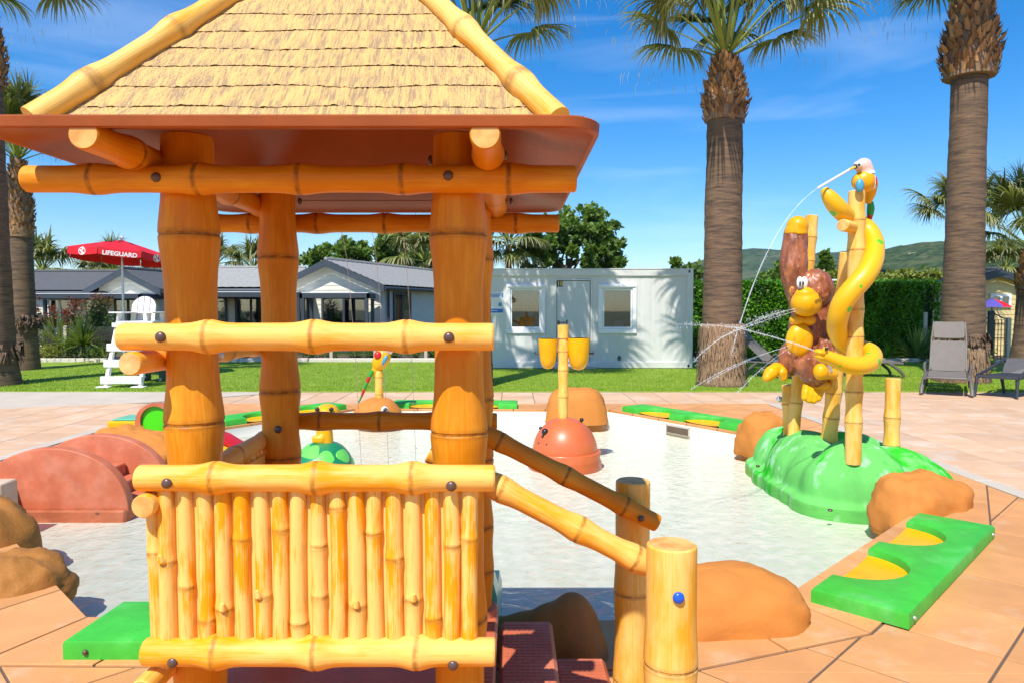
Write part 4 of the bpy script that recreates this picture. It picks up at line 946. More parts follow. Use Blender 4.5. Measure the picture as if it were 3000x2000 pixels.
MY = 6.95
mk = thing('monkey_figure', P(2360, 1120, MY), 'brown and yellow monkey figure hanging by one raised arm from a bamboo post', 'monkey figure')
B = MB(); pxm = MY / FPX
def seg(mb, pts, dY=None):
    mb.tube([P(x, y, MY + (d if dY is None else dY)) for x, y, d, r in pts], [r * pxm for x, y, d, r in pts], 20)
    for x, y, d, r in (pts[0], pts[-1]): mb.ball(P(x, y, MY + d), r * pxm, 18, 10)
seg(B, [(2332, 680, .06, 33), (2326, 735, .05, 37), (2322, 780, .04, 39), (2326, 820, .05, 34)])
seg(B, [(2328, 812, .05, 37), (2346, 860, .06, 41), (2362, 915, .10, 42)])
B.ball(P(2386, 848, MY + .02), (55 * pxm, 50 * pxm, 60 * pxm), 28, 18); B.ball(P(2402, 893, MY + .06), (37 * pxm, 40 * pxm, 50 * pxm), 24, 14)
B.ball(P(2366, 965, MY + .10), (54 * pxm, 50 * pxm, 78 * pxm), 28, 18); B.ball(P(2362, 1035, MY + .10), (56 * pxm, 52 * pxm, 46 * pxm), 24, 14)
seg(B, [(2408, 915, .04, 34), (2424, 950, .02, 33), (2428, 990, .0, 30), (2418, 1030, -.10, 27), (2412, 1065, -.16, 24)])
seg(B, [(2335, 1020, .04, 38), (2312, 1045, -.02, 34), (2310, 1075, .0, 28)])
seg(B, [(2372, 1045, .02, 42), (2372, 1075, -.12, 44), (2386, 1098, -.12, 36)])
fuse(B, 'body', MT['monkey'], mk, .011, 7, fur=.010)
def yel(name, fn, vox=.012, sm=4): mb = MB(); fn(mb); return fuse(mb, name, MT['yellow'], mk, vox, sm)
yel('raised_fist', lambda m: (m.ball(P(2336, 664, MY + .05), (31 * pxm, 34 * pxm, 31 * pxm), 24, 16), m.tube([P(2333, 672, MY + .05), P(2331, 690, MY + .05)], [33 * pxm, 34 * pxm], 22)))
yel('muzzle', lambda m: (m.ball(P(2362, 888, MY - .18), (43 * pxm, 40 * pxm, 39 * pxm), 26, 18), m.ball(P(2359, 862, MY - .20), (29 * pxm, 28 * pxm, 20 * pxm), 20, 12)))
yel('belly', lambda m: m.ball(P(2342, 997, MY - .09), (39 * pxm, 26 * pxm, 50 * pxm), 28, 18))
yel('chest', lambda m: (m.ball(P(2334, 938, MY - .08), (21 * pxm, 24 * pxm, 16 * pxm), 20, 12), m.ball(P(2368, 938, MY - .08), (22 * pxm, 24 * pxm, 17 * pxm), 20, 12)))
def lfoot(m):
    m.tube([P(2278, 1072, MY - .04), P(2258, 1092, MY - .10), P(2243, 1108, MY - .12)], [15 * pxm, 20 * pxm, 12 * pxm], 18); m.ball(P(2246, 1106, MY - .12), 13 * pxm, 16, 10); m.ball(P(2264, 1085, MY - .08), 18 * pxm, 18, 12)
    m.tube([P(2282, 1074, MY - .04), P(2292, 1092, MY - .08), P(2297, 1110, MY - .08)], [13 * pxm, 16 * pxm, 10 * pxm], 16); m.ball(P(2295, 1106, MY - .08), 11 * pxm, 14, 10); m.ball(P(2292, 1088, MY - .06), 15 * pxm, 14, 10); m.ball(P(2280, 1078, MY - .02), 16 * pxm, 14, 10)
yel('foot', lfoot, .010, 3)
def rfoot(m):
    m.ball(P(2395, 1128, MY - .08), (38 * pxm, 32 * pxm, 20 * pxm), 20, 12)
    for x, y, r in ((2357, 1158, 12), (2369, 1164, 13), (2383, 1166, 13), (2397, 1160, 12)): m.tube([P(x + 10, 1126, MY - .10), P(x + 3, y - 8, MY - .16), P(x, y + 8, MY - .17)], [r * 1.2 * pxm, r * pxm, r * .75 * pxm], 14); m.ball(P(x, y + 6, MY - .17), r * .8 * pxm, 12, 8)
yel('foot', rfoot, .009, 2)
yel('hand', lambda m: (m.ball(P(2404, 1088, MY - .27), (21 * pxm, 22 * pxm, 24 * pxm), 18, 12), m.tube([P(2406, 1092, MY - .26), P(2440, 1094, MY - .2)], [19 * pxm, 16 * pxm], 16), m.ball(P(2440, 1094, MY - .2), 16 * pxm, 14, 10)))
for x, y, d, s in ((2327, 852, -.02, 1), (2403, 852, -.11, 1)):
    mb = MB(); mb.ball(P(x, y, MY + d), (14 * pxm, 8 * pxm, 19 * pxm), 18, 12); ea = mb.obj('ear', MT['yellow'], mk); mb = MB(); mb.ball(P(x - 3, y, MY + d - .03), (8 * pxm, 5 * pxm, 12 * pxm), 14, 10); mb.obj('ear_hollow', MT['monkey'], ea)
mb = MB(); q = P(2349, 828, MY - .185); mb.ball(P(2343, 828, MY - .2), (9 * pxm, 6 * pxm, 17 * pxm), 18, 14); mb.ball(P(2357, 828, MY - .19), (10 * pxm, 6 * pxm, 17 * pxm), 18, 14); ey = mb.obj('eyes', MT['white'], mk)
for x in (2344, 2353): mb = MB(); mb.ball(P(x, 831, MY - .228), (2.6 * pxm, 2 * pxm, 7 * pxm), 10, 8); mb.obj('pupil', MT['black'], ey)
mb = MB(); mb.ball(P(2347, 846, MY - .235), (9 * pxm, 6 * pxm, 5.5 * pxm), 14, 8); mb.obj('nose', MT['grey_taupe'], mk)
mb = MB(); mb.tube([P(2430, 1070, MY - .28), P(2432, 1088, MY - .27)], 7 * pxm, 12); mb.obj('bolt', MT['steel'], mk)

sn = thing('snake_figure', P(2500, 1090, 6.1), 'yellow snake figure with green spots winding up a bamboo post', 'snake figure')
path = [(2414, 556, 6.14, 13), (2424, 570, 6.12, 22), (2440, 592, 6.12, 29), (2460, 615, 6.14, 31), (2482, 634, 6.22, 30), (2510, 650, 6.36, 31), (2540, 672, 6.36, 33), (2558, 705, 6.28, 34), (2561, 740, 6.18, 34), (2553, 775, 6.09, 35), (2528, 815, 6.03, 36), (2496, 850, 6.03, 36), (2470, 885, 6.05, 36), (2456, 925, 6.10, 35), (2452, 960, 6.18, 34), (2462, 990, 6.28, 33), (2490, 1010, 6.37, 33), (2525, 1022, 6.38, 33), (2552, 1034, 6.28, 33), (2556, 1052, 6.16, 32), (2538, 1067, 6.07, 31), (2508, 1071, 6.02, 30), (2476, 1066, 5.99, 28), (2446, 1054, 5.97, 24), (2420, 1044, 5.96, 22), (2402, 1040, 5.95, 20), (2390, 1037, 5.95, 12)]
def smooth_path(path, k=4):
    out = []
    for i in range(len(path) - 1):
        p0, p1, p2, p3 = (np.array(path[max(0, min(len(path) - 1, i + d))], float) for d in (-1, 0, 1, 2))
        for j in range(k):
            t = j / k; out.append(.5 * ((2 * p1) + (-p0 + p2) * t + (2 * p0 - 5 * p1 + 4 * p2 - p3) * t * t + (-p0 + 3 * p1 - 3 * p2 + p3) * t ** 3))
    out.append(np.array(path[-1], float)); return out
sp_ = smooth_path(path); mb = MB(); mb.tube([P(q[0], q[1], q[2]) for q in sp_], [q[3] * .84 * 6.1 / FPX for q in sp_], 26); mb.obj('body', MT['snake_skin'], sn, angle=60)
mb = MB(); mb.ball(P(2418, 1024, 5.93), (8 * 6 / FPX, .03, 9 * 6 / FPX), 14, 10); mb.ball(P(2402, 1032, 5.93), (18 * 6 / FPX, .05, 10 * 6 / FPX), 16, 10, Matrix.Rotation(R(14), 3, 'Y')); mb.ball(P(2400, 1047, 5.94), (16 * 6 / FPX, .05, 7 * 6 / FPX), 16, 10, Matrix.Rotation(R(20), 3, 'Y')); fuse(mb, 'jaws', MT['yellow'], sn, .008, 2)
mb = MB(); mb.ball(P(2421, 1021, 5.895), .014, 10, 8); mb.obj('eye', MT['black'], sn)

pr = thing('parrot_figure', P(2522, 560, 6.22), 'parrot figure with pink head and white spout, on top of the tallest bamboo post', 'parrot figure'); Y = 6.22; s_ = Y / FPX
mb = MB(); mb.ball(P(2532, 532, Y), (31 * s_, 30 * s_, 34 * s_), 24, 16); mb.tube([P(2550, 535, Y + .06), P(2548, 570, Y + .11), P(2543, 598, Y + .13)], [22 * s_, 17 * s_, 8 * s_], 18); mb.ball(P(2510, 533, Y - .02), (14 * s_, 20 * s_, 21 * s_), 16, 12); fuse(mb, 'body', MT['yellow'], pr, .010, 4)
mb = MB(); mb.ball(P(2530, 488, Y), (24 * s_, 23 * s_, 24 * s_), 24, 16); mb.ball(P(2513, 486, Y - .03), (13 * s_, 12 * s_, 14 * s_), 18, 12); mb.tube([P(2535, 492, Y), P(2537, 512, Y)], [21 * s_, 23 * s_], 20); fuse(mb, 'head', MT['bird_pink'], pr, .008, 4)
mb = MB(); mb.tube([P(2536, 506, Y), P(2538, 514, Y)], [23 * s_, 25 * s_], 24); mb.obj('collar', MT['white'], pr)
mb = MB(); mb.ball(P(2519, 484, Y - .075), .021, 12, 8); e = mb.obj('eye', MT['white'], pr); mb = MB(); mb.ball(P(2517, 483, Y - .093), .011, 10, 8); mb.obj('pupil', MT['black'], e)
mb = MB(); mb.tube([P(2508, 487, Y - .04), P(2504, 494, Y - .05)], [.022, .012], 10); mb.obj('beak', MT['black'], pr)
mb = MB(); mb.tube([P(2505, 490, Y - .06), P(2488, 498, Y - .08)], [3.6 * s_, 4 * s_], 12); mb.obj('nozzle', MT['sign_yellow'], pr)
mb = MB(); mb.tube([P(2488, 498, Y - .08), P(2395, 552, Y - .2)], [3.4 * s_, 3.4 * s_], 12); mb.obj('spout_pipe', MT['white'], pr)
mb = MB(); mb.ball(P(2519, 545, Y - .105), (12 * s_, 10 * s_, 20 * s_), 16, 12); mb.obj('chest_patch', MT['sky_blue'], pr)
mb = MB(); mb.ball(P(2560, 532, Y - .02), (8 * s_, 15 * s_, 18 * s_), 16, 12, Matrix.Rotation(R(-8), 3, 'Y')); wp = mb.obj('wing_patch', MT['bird_red'], pr)
mb = MB(); mb.ball(P(2556, 532, Y - .01), (9 * s_, 18 * s_, 23 * s_), 16, 12, Matrix.Rotation(R(-8), 3, 'Y')); mb.obj('wing_rim', MT['white'], pr)
mb = MB(); mb.tube([P(2550, 592, Y + .13), P(2551, 612, Y + .14), P(2549, 632, Y + .14)], [8 * s_, 11 * s_, 9 * s_], 14); mb.obj('tail_feather', MT['bird_green'], pr)
mb = MB(); mb.tube([P(2549, 630, Y + .14), P(2547, 652, Y + .14)], [9 * s_, 4 * s_], 14); mb.obj('tail_feather', MT['bird_red'], pr)

# ---- water in the air
def stream(name, label, pts, r0, r1, drops=0, spread=.03, group='water jets', tail=(.0, 1.0), big=.0034):
    mb = MB(); rs = random.Random(len(label) * 7); n = len(pts)
    mb.tube(pts, [(r0 + (r1 - r0) * i / (n - 1)) * .50 * (1 + .3 * math.sin(i * 2.3)) for i in range(n)], 8)
    for i in range(drops):
        t = rs.uniform(*tail); k = t * (n - 1); j = min(n - 2, int(k)); p = Vector(pts[j]).lerp(Vector(pts[j + 1]), k - j); s = spread * (.2 + .7 * t)
        q = p + Vector((rs.gauss(0, s), rs.gauss(0, s), rs.gauss(0, s))); r = big * rs.uniform(.35, 1.0)
        mb.ball(q, (r, r, r * rs.uniform(.8, 1.9)), 6, 4)
    return tag(mb.obj(name, MT['spray']), label, 'water jet', group)
def arc(a, b, c, n=18):
    a, b, c = (P(*q) for q in (a, b, c)); return [a * (1 - t) ** 2 + b * 2 * t * (1 - t) + c * t * t for t in (i / (n - 1) for i in range(n))]
stream('water_jet', 'thin water jet falling from the parrot spout in a long arc', arc((2395, 552, 6.02), (2262, 640, 5.9), (2168, 948, 5.8)), .006, .009, 60, .012, tail=(.1, 1))
stream('water_jet', 'fan of water spraying left from the monkey mouth', arc((2330, 905, 6.62), (2255, 918, 6.3), (2165, 962, 5.9)), .008, .006, 240, .034, tail=(.25, 1.0), big=.0038)
stream('water_jet', 'lower edge of the water fan from the monkey mouth, breaking into beads', arc((2330, 912, 6.62), (2265, 930, 6.3), (2165, 966, 5.9)), .006, .004, 150, .030, tail=(.2, 1.0), big=.0034)
stream('water_jet', 'water jet shooting left from the snake mouth', arc((2384, 1026, 5.94), (2290, 990, 5.9), (2150, 958, 5.85)), .010, .008, 130, .018, tail=(.1, 1), big=.0034)
stream('water_jet', 'broken water trail drifting left past the palm trunk at mid height', arc((2165, 962, 5.86), (2090, 950, 5.75), (1985, 950, 5.6)), .005, .003, 140, .022, tail=(0, 1), big=.0038)
stream('water_jet', 'broken water trail falling left towards the container corner', arc((2165, 966, 5.86), (2100, 985, 5.75), (2030, 1060, 5.6)), .008, .003, 140, .020, tail=(0, 1), big=.0038)
stream('water_jet', 'short drip falling straight down in front of the palm trunk', arc((2160, 970, 5.86), (2152, 1000, 5.8), (2142, 1040, 5.75)), .005, .003, 40, .010)
for i, (a, b, c, lab) in enumerate((((2300, 1018, 6.5), (2150, 1055, 6.2), (2025, 1140, 5.9), 'upper of three fine jets from behind the monkey leg'), ((2320, 1010, 6.5), (2180, 1050, 6.2), (2070, 1120, 6.0), 'middle of three fine jets from behind the monkey leg'), ((2315, 1018, 6.5), (2230, 1070, 6.2), (2160, 1150, 6.0), 'lowest of three fine jets from behind the monkey leg'))):
    stream('water_jet', lab, arc(a, b, c), .0034, .004, 70, .010, tail=(.5, 1))
for i, (x, lab) in enumerate(((1000, 'left of three thin water streams falling behind the hut'), (1090, 'middle of three thin water streams falling behind the hut'), (1180, 'right of three thin water streams falling behind the hut'))):
    p0 = P(x - 2, 672, 2.96); pts = []
    for k in range(24):
        t = k / 23 * .50; pts.append(p0 + Vector((.02 * t, .75 * t, -.4 * t - 4.9 * t * t)))
    stream('water_stream', lab, pts, .0042, .0032, 22, .006, tail=(.5, 1), big=.004, group='water streams behind the hut')

# ================================================================== CONTAINER CABIN
CY = 18.5; cxr = P(2030, 900, CY).x; cxl = cxr - 6.06; CH = P(1700, 787, CY).z; CZ = .03
cc = thing('container_cabin', ((cxl + cxr) / 2, CY + 1.2, CZ), 'white site container cabin with a grey door and two framed windows on the lawn', 'container')
def cb(name, x0, x1, z0, z1, y0, y1, mt='container', parent=None, bev=.006, **k):
    mb = MB(); mb.box(((x0 + x1) / 2, (y0 + y1) / 2, (z0 + z1) / 2), (x1 - x0, y1 - y0, z1 - z0), bev=bev); return mb.obj(name, MT[mt], parent or cc, **k)
zt_ = CH
rail_t = cb('top_rail', cxl, cxr, zt_ - .19, zt_ - .02, CY, CY + .10); cb('roof_edge', cxl - .01, cxr + .01, zt_ - .02, zt_, CY - .015, CY + .14)
cb('bottom_rail', cxl, cxr, CZ, CZ + .16, CY, CY + .10)
cb('corner_post', cxr - .16, cxr + .004, CZ, zt_ - .02, CY - .006, CY + .16); cb('corner_post', cxl - .004, cxl + .16, CZ, zt_ - .02, CY - .006, CY + .16)
for x in (cxr - .1, cxl + .1):
    for z in (zt_ - .075, CZ + .06):
        cb('corner_casting_hole', x - .025, x + .025, z - .035, z + .035, CY - .010, CY + .02, 'black', bev=0)
X = lambda px: P(px, 900, CY + .05).x
ZB = lambda py: P(1700, py, CY + .05).z
wins = [(X(1495), X(1585), ZB(963), ZB(846)), (X(1765), X(1852), ZB(963), ZB(846))]
dx0, dx1, dzt = X(1628), X(1732), ZB(822)
z0, z1 = CZ + .16, zt_ - .19; yw = CY + .045
def wall_strip(a, b, za, zb):
    # corrugated: shallow ribs
    mb = MB(); n = max(1, round((b - a) / .30)); w = (b - a) / n; V = []
    xs = []
    for i in range(n):
        x = a + i * w; xs += [(x, 0), (x + w * .62, 0), (x + w * .70, .004), (x + w * .92, .004)]
    xs.append((b, 0))
    V = [(x, yw + d, z) for z in (za, zb) for x, d in xs]; m = len(xs)
    mb.add(V, [(i, i + 1, m + i + 1, m + i) for i in range(m - 1)]); mb.obj('wall_panel', MT['container'], cc, smooth=False)
wall_strip(cxl + .16, wins[0][0], z0, z1); wall_strip(wins[0][1], dx0, z0, z1); wall_strip(dx1, wins[1][0], z0, z1); wall_strip(wins[1][1], cxr - .16, z0, z1)
for a, b, c, d in wins: wall_strip(a, b, z0, c); wall_strip(a, b, d, z1)
wall_strip(dx0, dx1, dzt + .05, z1)
MT['door_grey'] = mat('grey_door', (.60, .61, .60), .45, .04, 2); dr = cb('door', dx0 + .035, dx1 - .035, z0, dzt - .015, yw - .012, yw + .03, 'door_grey'); cb('door_gap', dx0 + .02, dx1 - .02, z0, dzt, yw + .02, yw + .035, 'dark_room', dr)
cb('door_frame', dx0 - .03, dx1 + .03, dzt, dzt + .045, yw - .03, yw + .03, parent=dr); cb('door_frame', dx0 - .03, dx0 + .02, z0, dzt, yw - .02, yw + .03, parent=dr); cb('door_frame', dx1 - .02, dx1 + .03, z0, dzt, yw - .02, yw + .03, parent=dr)
for z in (ZB(857), ZB(1040)): cb('hinge', dx1 - .005, dx1 + .02, z - .07, z + .07, yw - .03, yw, 'steel', dr)
cb('door_sill', dx0 - .05, dx1 + .1, CZ - .01, CZ + .05, CY - .22, CY - .012, 'concrete')
for (a, b, c, d) in wins:
    wf = cb('window_frame', a - .11, b + .11, c - .12, c - .002, yw - .05, yw - .004, 'window_white'); cb('window_frame_bar', a - .11, b + .11, d + .002, d + .12, yw - .05, yw - .004, 'window_white', wf); cb('window_frame_bar', a - .11, a - .002, c, d, yw - .05, yw - .004, 'window_white', wf); cb('window_frame_bar', b + .002, b + .11, c, d, yw - .05, yw - .004, 'window_white', wf)
    cb('shutter_box', a - .07, b + .07, d + .04, d + .10, yw - .075, yw - .051, 'window_white', wf)
    cb('sash', a, b, c, c + .05, yw - .02, yw + .02, 'window_white', wf); cb('sash', a, a + .045, c + .05, d, yw - .02, yw + .02, 'window_white', wf); cb('sash', b - .045, b, c + .05, d, yw - .02, yw + .02, 'window_white', wf); cb('sash', a + .045, b - .045, d - .045, d, yw - .02, yw + .02, 'window_white', wf)
    mb = MB(); mb.box(((a + b) / 2, yw, (c + d) / 2 + .01), (b - a - .09, .006, d - c - .095)); mb.obj('pane', MT['glass'], wf, smooth=False)
    mb = MB(); yb_ = CY + .9
    mb.add([(a - .4, yb_, z0), (b + .4, yb_, z0), (b + .4, yb_, z1), (a - .4, yb_, z1), (a - .4, yw + .03, z0), (b + .4, yw + .03, z0), (b + .4, yw + .03, z1), (a - .4, yw + .03, z1)], [(0, 1, 2, 3), (0, 3, 7, 4), (1, 5, 6, 2), (3, 2, 6, 7), (0, 4, 5, 1)]); mb.obj('room', MT['room'], cc, smooth=False)
a, b, c, d = wins[0]; cb('inner_door', a + .32, b - .02, z0, d - .2, CY + .82, CY + .88, 'grey_taupe'); cb('inner_door_gap', a + .45, a + .62, z0, d - .3, CY + .79, CY + .815, 'curtain'); cb('yellow_box', a + .05, a + .24, z0 + .5, c + .32, CY + .3, CY + .5, 'yellow')
a, b, c, d = wins[1]; cb('inner_wall', b - .36, b + .3, z0, z1, CY + .72, CY + .86, 'dark_room'); cb('white_bag', a + .32, b - .18, c - .1, c + .20, CY + .2, CY + .4, 'window_white', bev=.06); cb('green_bag', a + .06, a + .30, c - .1, c + .10, CY + .2, CY + .4, 'green_disc', bev=.05)
cb('container_back', cxl, cxr, CZ, zt_ - .03, CY + .95, CY + 2.40)
cb('container_side', cxr - .06, cxr - .002, CZ + .05, zt_ - .03, CY + .12, CY + 2.40); cb('container_side', cxl + .002, cxl + .06, CZ + .05, zt_ - .03, CY + .12, CY + 2.40)
cb('container_roof', cxl + .02, cxr - .02, zt_ - .10, zt_ - .025, CY + .11, CY + 2.40)
q = P(1641, 832, CY); bd = cb('number_plate', q.x - .075, q.x + .075, q.z - .075, q.z + .075, yw - .016, yw - .008, 'navy', bev=0)
text_obj('plate_number', '10', .16, Matrix.Translation((q.x, yw - .018, q.z)) @ Matrix.Rotation(R(90), 4, 'X'), MT['sign_yellow'], bd, .001, bold=.004)
q = P(1452, 887, CY); sg = thing('notice_board', (q.x, yw - .02, q.z - .28), 'small white and blue notice on the left end of the container wall', 'notice')
def sb(name, x0, x1, z0_, z1_, mt, y): mb = MB(); mb.box((q.x + (x0 + x1) / 2, y, q.z + (z0_ + z1_) / 2), (x1 - x0, .006, z1_ - z0_)); return mb.obj(name, MT[mt], sg, smooth=False)
sb('board', -.26, .20, -.29, .28, 'white', yw - .006)
sb('blue_band', .16, .19, .13, .25, 'sign_blue', yw - .013); sb('blue_band', -.24, .19, -.26, -.16, 'sign_blue', yw - .013)
for i in range(3): sb('print_line', -.2, .13 - .02 * i, .21 - .035 * i, .225 - .035 * i, 'sign_blue', yw - .013)
sb('print_line', -.16, .05, -.215, -.20, 'white', yw - .018)
mb = MB(); mb.tube([(q.x + .12, yw - .012, q.z - .05), (q.x + .12, yw - .016, q.z - .05)], .055, 20); mb.obj('round_symbol', MT['sky_blue'], sg)
mb = MB(); qq = P(1815, 1049, CY); mb.ball((qq.x, yw - .01, qq.z), (.05, .02, .07), 10, 6); mb.obj('cable_socket', MT['grey_taupe'], cc)

# ================================================================== MOBILE HOMES
def gable_home(label, corner, rz, width, length, zw, zr, wall='cream_wall', roof='roof_tile', over=.35, openings=(), group='mobile homes behind the lawn', ridge_tiles=True, board=.17):
    """corner: front right corner of the gable end; local x runs left along the gable front, local y runs back along the side"""
    t = thing('mobile_home', (corner[0], corner[1], 0), label, 'mobile home', group)
    ca, sa = math.cos(rz), math.sin(rz); ex = Vector((-ca, -sa, 0)); ey = Vector((-sa, ca, 0)); O = Vector((corner[0], corner[1], 0))
    W = lambda x, y, z: O + ex * x + ey * y + Vector((0, 0, z))
    mb = MB(); mb.add([W(0, 0, 0), W(width, 0, 0), W(width, length, 0), W(0, length, 0), W(0, 0, zw), W(width, 0, zw), W(width, length, zw), W(0, length, zw), W(width / 2, 0, zr), W(width / 2, length, zr)],
                      [(0, 1, 5, 8, 4), (0, 4, 7, 3), (1, 2, 6, 5), (3, 7, 9, 6, 2)]); mb.obj('wall', MT[wall], t, smooth=False, fix=False)
    nb = int(zr / board); bm_ = {}
    for i in range(nb):
        za, zb = i * board + .004, (i + 1) * board - .004
        # gable boards get shorter under the slopes
        zm = za
        if zm < zw: xa, xb = 0.0, width
        else: k = (zm - zw) / (zr - zw); xa, xb = width / 2 * k, width - width / 2 * k
        zt = min(zb, zr - .05)
        if zb > zw: k2 = (zt - zw) / (zr - zw); xa2, xb2 = max(xa, width / 2 * k2), min(xb, width - width / 2 * k2)
        else: xa2, xb2 = xa, xb
        if xb2 - xa2 > .2:
            mb = MB(); mb.add([W(xa, -.004, za), W(xb, -.004, za), W(xb2, -.004, zt), W(xa2, -.004, zt), W(xa, -.022, za), W(xb, -.022, za), W(xb2, -.010, zt), W(xa2, -.010, zt)], [(4, 5, 6, 7)[::-1], (0, 1, 5, 4)[::-1], (3, 7, 6, 2)[::-1], (0, 4, 7, 3), (1, 2, 6, 5)]); mb.obj('cladding_board', MT[wall], t, smooth=False)
        if zb < zw:
            mb = MB(); mb.add([W(.004, 0, za), W(.004, length, za), W(.004, length, zb), W(.004, 0, zb)], [(0, 1, 2, 3)])
            mb = MB(); mb.add([W(-.022, 0, za), W(-.022, length, za), W(-.010, length, zb), W(-.010, 0, zb), W(-.004, 0, za), W(-.004, length, za)], [(0, 1, 2, 3), (4, 5, 1, 0)]); mb.obj('cladding_board', MT[wall], t, smooth=False)
    sl = (zr - zw) / (width / 2); th = .06
    for side in (0, 1):
        mb = MB(); V = []; nxx = 40 if ridge_tiles else 6; ny = max(2, int((length + 2 * over) / .16)) if ridge_tiles else 2
        for j in range(ny + 1):
            y = -over + (length + 2 * over) * j / ny
            for i in range(nxx + 1):
                s = i / nxx; x = width / 2 - (width / 2 + over) * s; z = zr + .05 - sl * (width / 2 + over) * s
                if ridge_tiles: z += .018 * (i % 4) / 3 * -1 + .02 * abs(math.sin(j * math.pi / 2 + .3))
                if side: x = width - x
                V.append(W(x, y, z + .03))
        m = nxx + 1; mb.add(V, [(j * m + i, j * m + i + 1, (j + 1) * m + i + 1, (j + 1) * m + i) for j in range(ny) for i in range(nxx)]); rf = mb.obj('roof', MT[roof], t, smooth=False)
        mb = MB(); x0 = -over if side == 0 else width + over
        mb.add([W(width / 2, -over, zr - .17), W(x0, -over, zr - .17 - sl * (width / 2 + over)), W(x0, -over, zr + .06 - sl * (width / 2 + over)), W(width / 2, -over, zr + .07)] + [W(width / 2, -over - .05, zr - .17), W(x0, -over - .05, zr - .17 - sl * (width / 2 + over)), W(x0, -over - .05, zr + .06 - sl * (width / 2 + over)), W(width / 2, -over - .05, zr + .07)], [(0, 1, 2, 3), (4, 5, 6, 7), (0, 1, 5, 4), (1, 2, 6, 5), (2, 3, 7, 6)]); mb.obj('barge_board', MT['anthracite'], t, fix=True, smooth=False)
        mb = MB(); ze = zr - .03 - sl * (width / 2 + over)
        mb.tube([W(x0, -over, ze), W(x0, length + over, ze)], .065, 10); mb.obj('gutter', MT['anthracite'], t)
        mb = MB(); mb.add([W(0 if side == 0 else width, 0, zw - .01), W(0 if side == 0 else width, length, zw - .01), W(x0, length, ze), W(x0, 0, ze)], [(0, 1, 2, 3)]); mb.obj('soffit', MT['anthracite'], t, smooth=False)
    mb = MB(); mb.tube([W(width / 2, -over, zr + .09), W(width / 2, length + over, zr + .09)], .07, 8); mb.obj('ridge_cap', MT[roof], t)
    for (face, u0, u1, za, zb, kind) in openings:
        if face == 'front': Q = lambda u, d, z: W(u, -.025 - d, z)
        else: Q = lambda u, d, z: W(-.025 - d, u, z)
        def slab(name, a, b, c, d_, d0, d1, mt, parent):
            mb = MB(); mb.add([Q(a, d0, c), Q(b, d0, c), Q(b, d0, d_), Q(a, d0, d_), Q(a, d1, c), Q(b, d1, c), Q(b, d1, d_), Q(a, d1, d_)], [(0, 1, 2, 3), (4, 5, 6, 7), (0, 1, 5, 4), (1, 2, 6, 5), (2, 3, 7, 6), (3, 0, 4, 7)]); return mb.obj(name, MT[mt], parent, fix=True, smooth=False)
        fr = 'anthracite' if kind != 'white' else 'window_white'
        wn_ = slab('window' if kind != 'door' else 'glazed_door', u0, u1, zb - .09, zb, 0, .05, fr, t)
        for (a, b, c, d_) in ((u0, u1, za, za + .08), (u0, u0 + .09, za + .08, zb - .09), (u1 - .09, u1, za + .08, zb - .09), ((u0 + u1) / 2 - .045, (u0 + u1) / 2 + .045, za + .08, zb - .09)): slab('frame', a, b, c, d_, 0, .05, fr, wn_)
        slab('dark_room', u0 + .09, u1 - .09, za + .08, zb - .09, .002, .006, 'dark_room', wn_)
        for k, (a, b) in enumerate(((u0 + .09, u0 + .09 + (u1 - u0) * .26), (u1 - .09 - (u1 - u0) * .2, u1 - .09))): slab('curtain', a, b, za + .08, zb - .09, .007, .012, 'curtain', wn_)
        slab('pane', u0 + .09, u1 - .09, za + .08, zb - .09, .030, .034, 'glass', wn_)
    return t, W
hm, W = gable_home('cream mobile home with a grey tiled gable roof, seen through the middle of the hut', (-4.55, 25.0), R(-21), 4.1, 8.5, 2.42, 3.22, openings=[('side', .75, 2.0, .1, 2.15, 'door'), ('front', .55, 2.45, .1, 2.0, 'door'), ('front', 3.0, 3.9, .8, 2.0, 'dark')])
mb = MB(); mb.tube([W(-.12, .35, 2.35), W(-.08, .35, 2.2), W(-.08, .35, .2)], .045, 8); mb.obj('downpipe', MT['anthracite'], hm)
def long_home(label, x0, x1, y, depth, zw, zr, roof, windows, wall='cream_wall', rt=True):
    """long side facing the pool"""
    return gable_home(label, (x0, y), R(-90), depth, x1 - x0, zw, zr, wall, roof, .3, [('side', a - x0, b - x0, c, d, k) for a, b, c, d, k in windows], ridge_tiles=rt)
long_home('cream mobile home with pale grey tiled roof, between the left hut posts', -12.9, -8.6, 27.0, 4.0, 2.38, 3.12, 'roof_tile', [(-11.9, -10.7, .1, 2.05, 'door'), (-10.4, -9.2, .1, 2.05, 'door')])
long_home('long cream mobile home with a dark slate roof, behind the lifeguard parasol', -20.6, -14.6, 27.2, 4.0, 2.28, 2.98, 'roof_slate', [(-17.6, -16.6, .75, 1.95, 'white'), (-16.2, -15.5, .75, 1.95, 'white')], rt=False)
gable_home('cream mobile home with a dark gable, half hidden behind the left front post', (-12.95, 26.4), R(-12), 2.6, 4.5, 2.35, 2.95, roof='roof_slate', openings=[('front', .7, 1.9, .1, 2.0, 'door')], ridge_tiles=False)
# yellow home at the right edge
yh, WY = gable_home('pale yellow wooden cabin with a dark roof at the right edge, behind the palm', (17.3, 24.0), 0, 2.4, 1.3, 2.42, 2.78, 'yellow_wall', 'roof_slate', .25, [('front', .65, 1.35, 1.60, 2.05, 'white')], ridge_tiles=False, group='mobile homes behind the lawn')
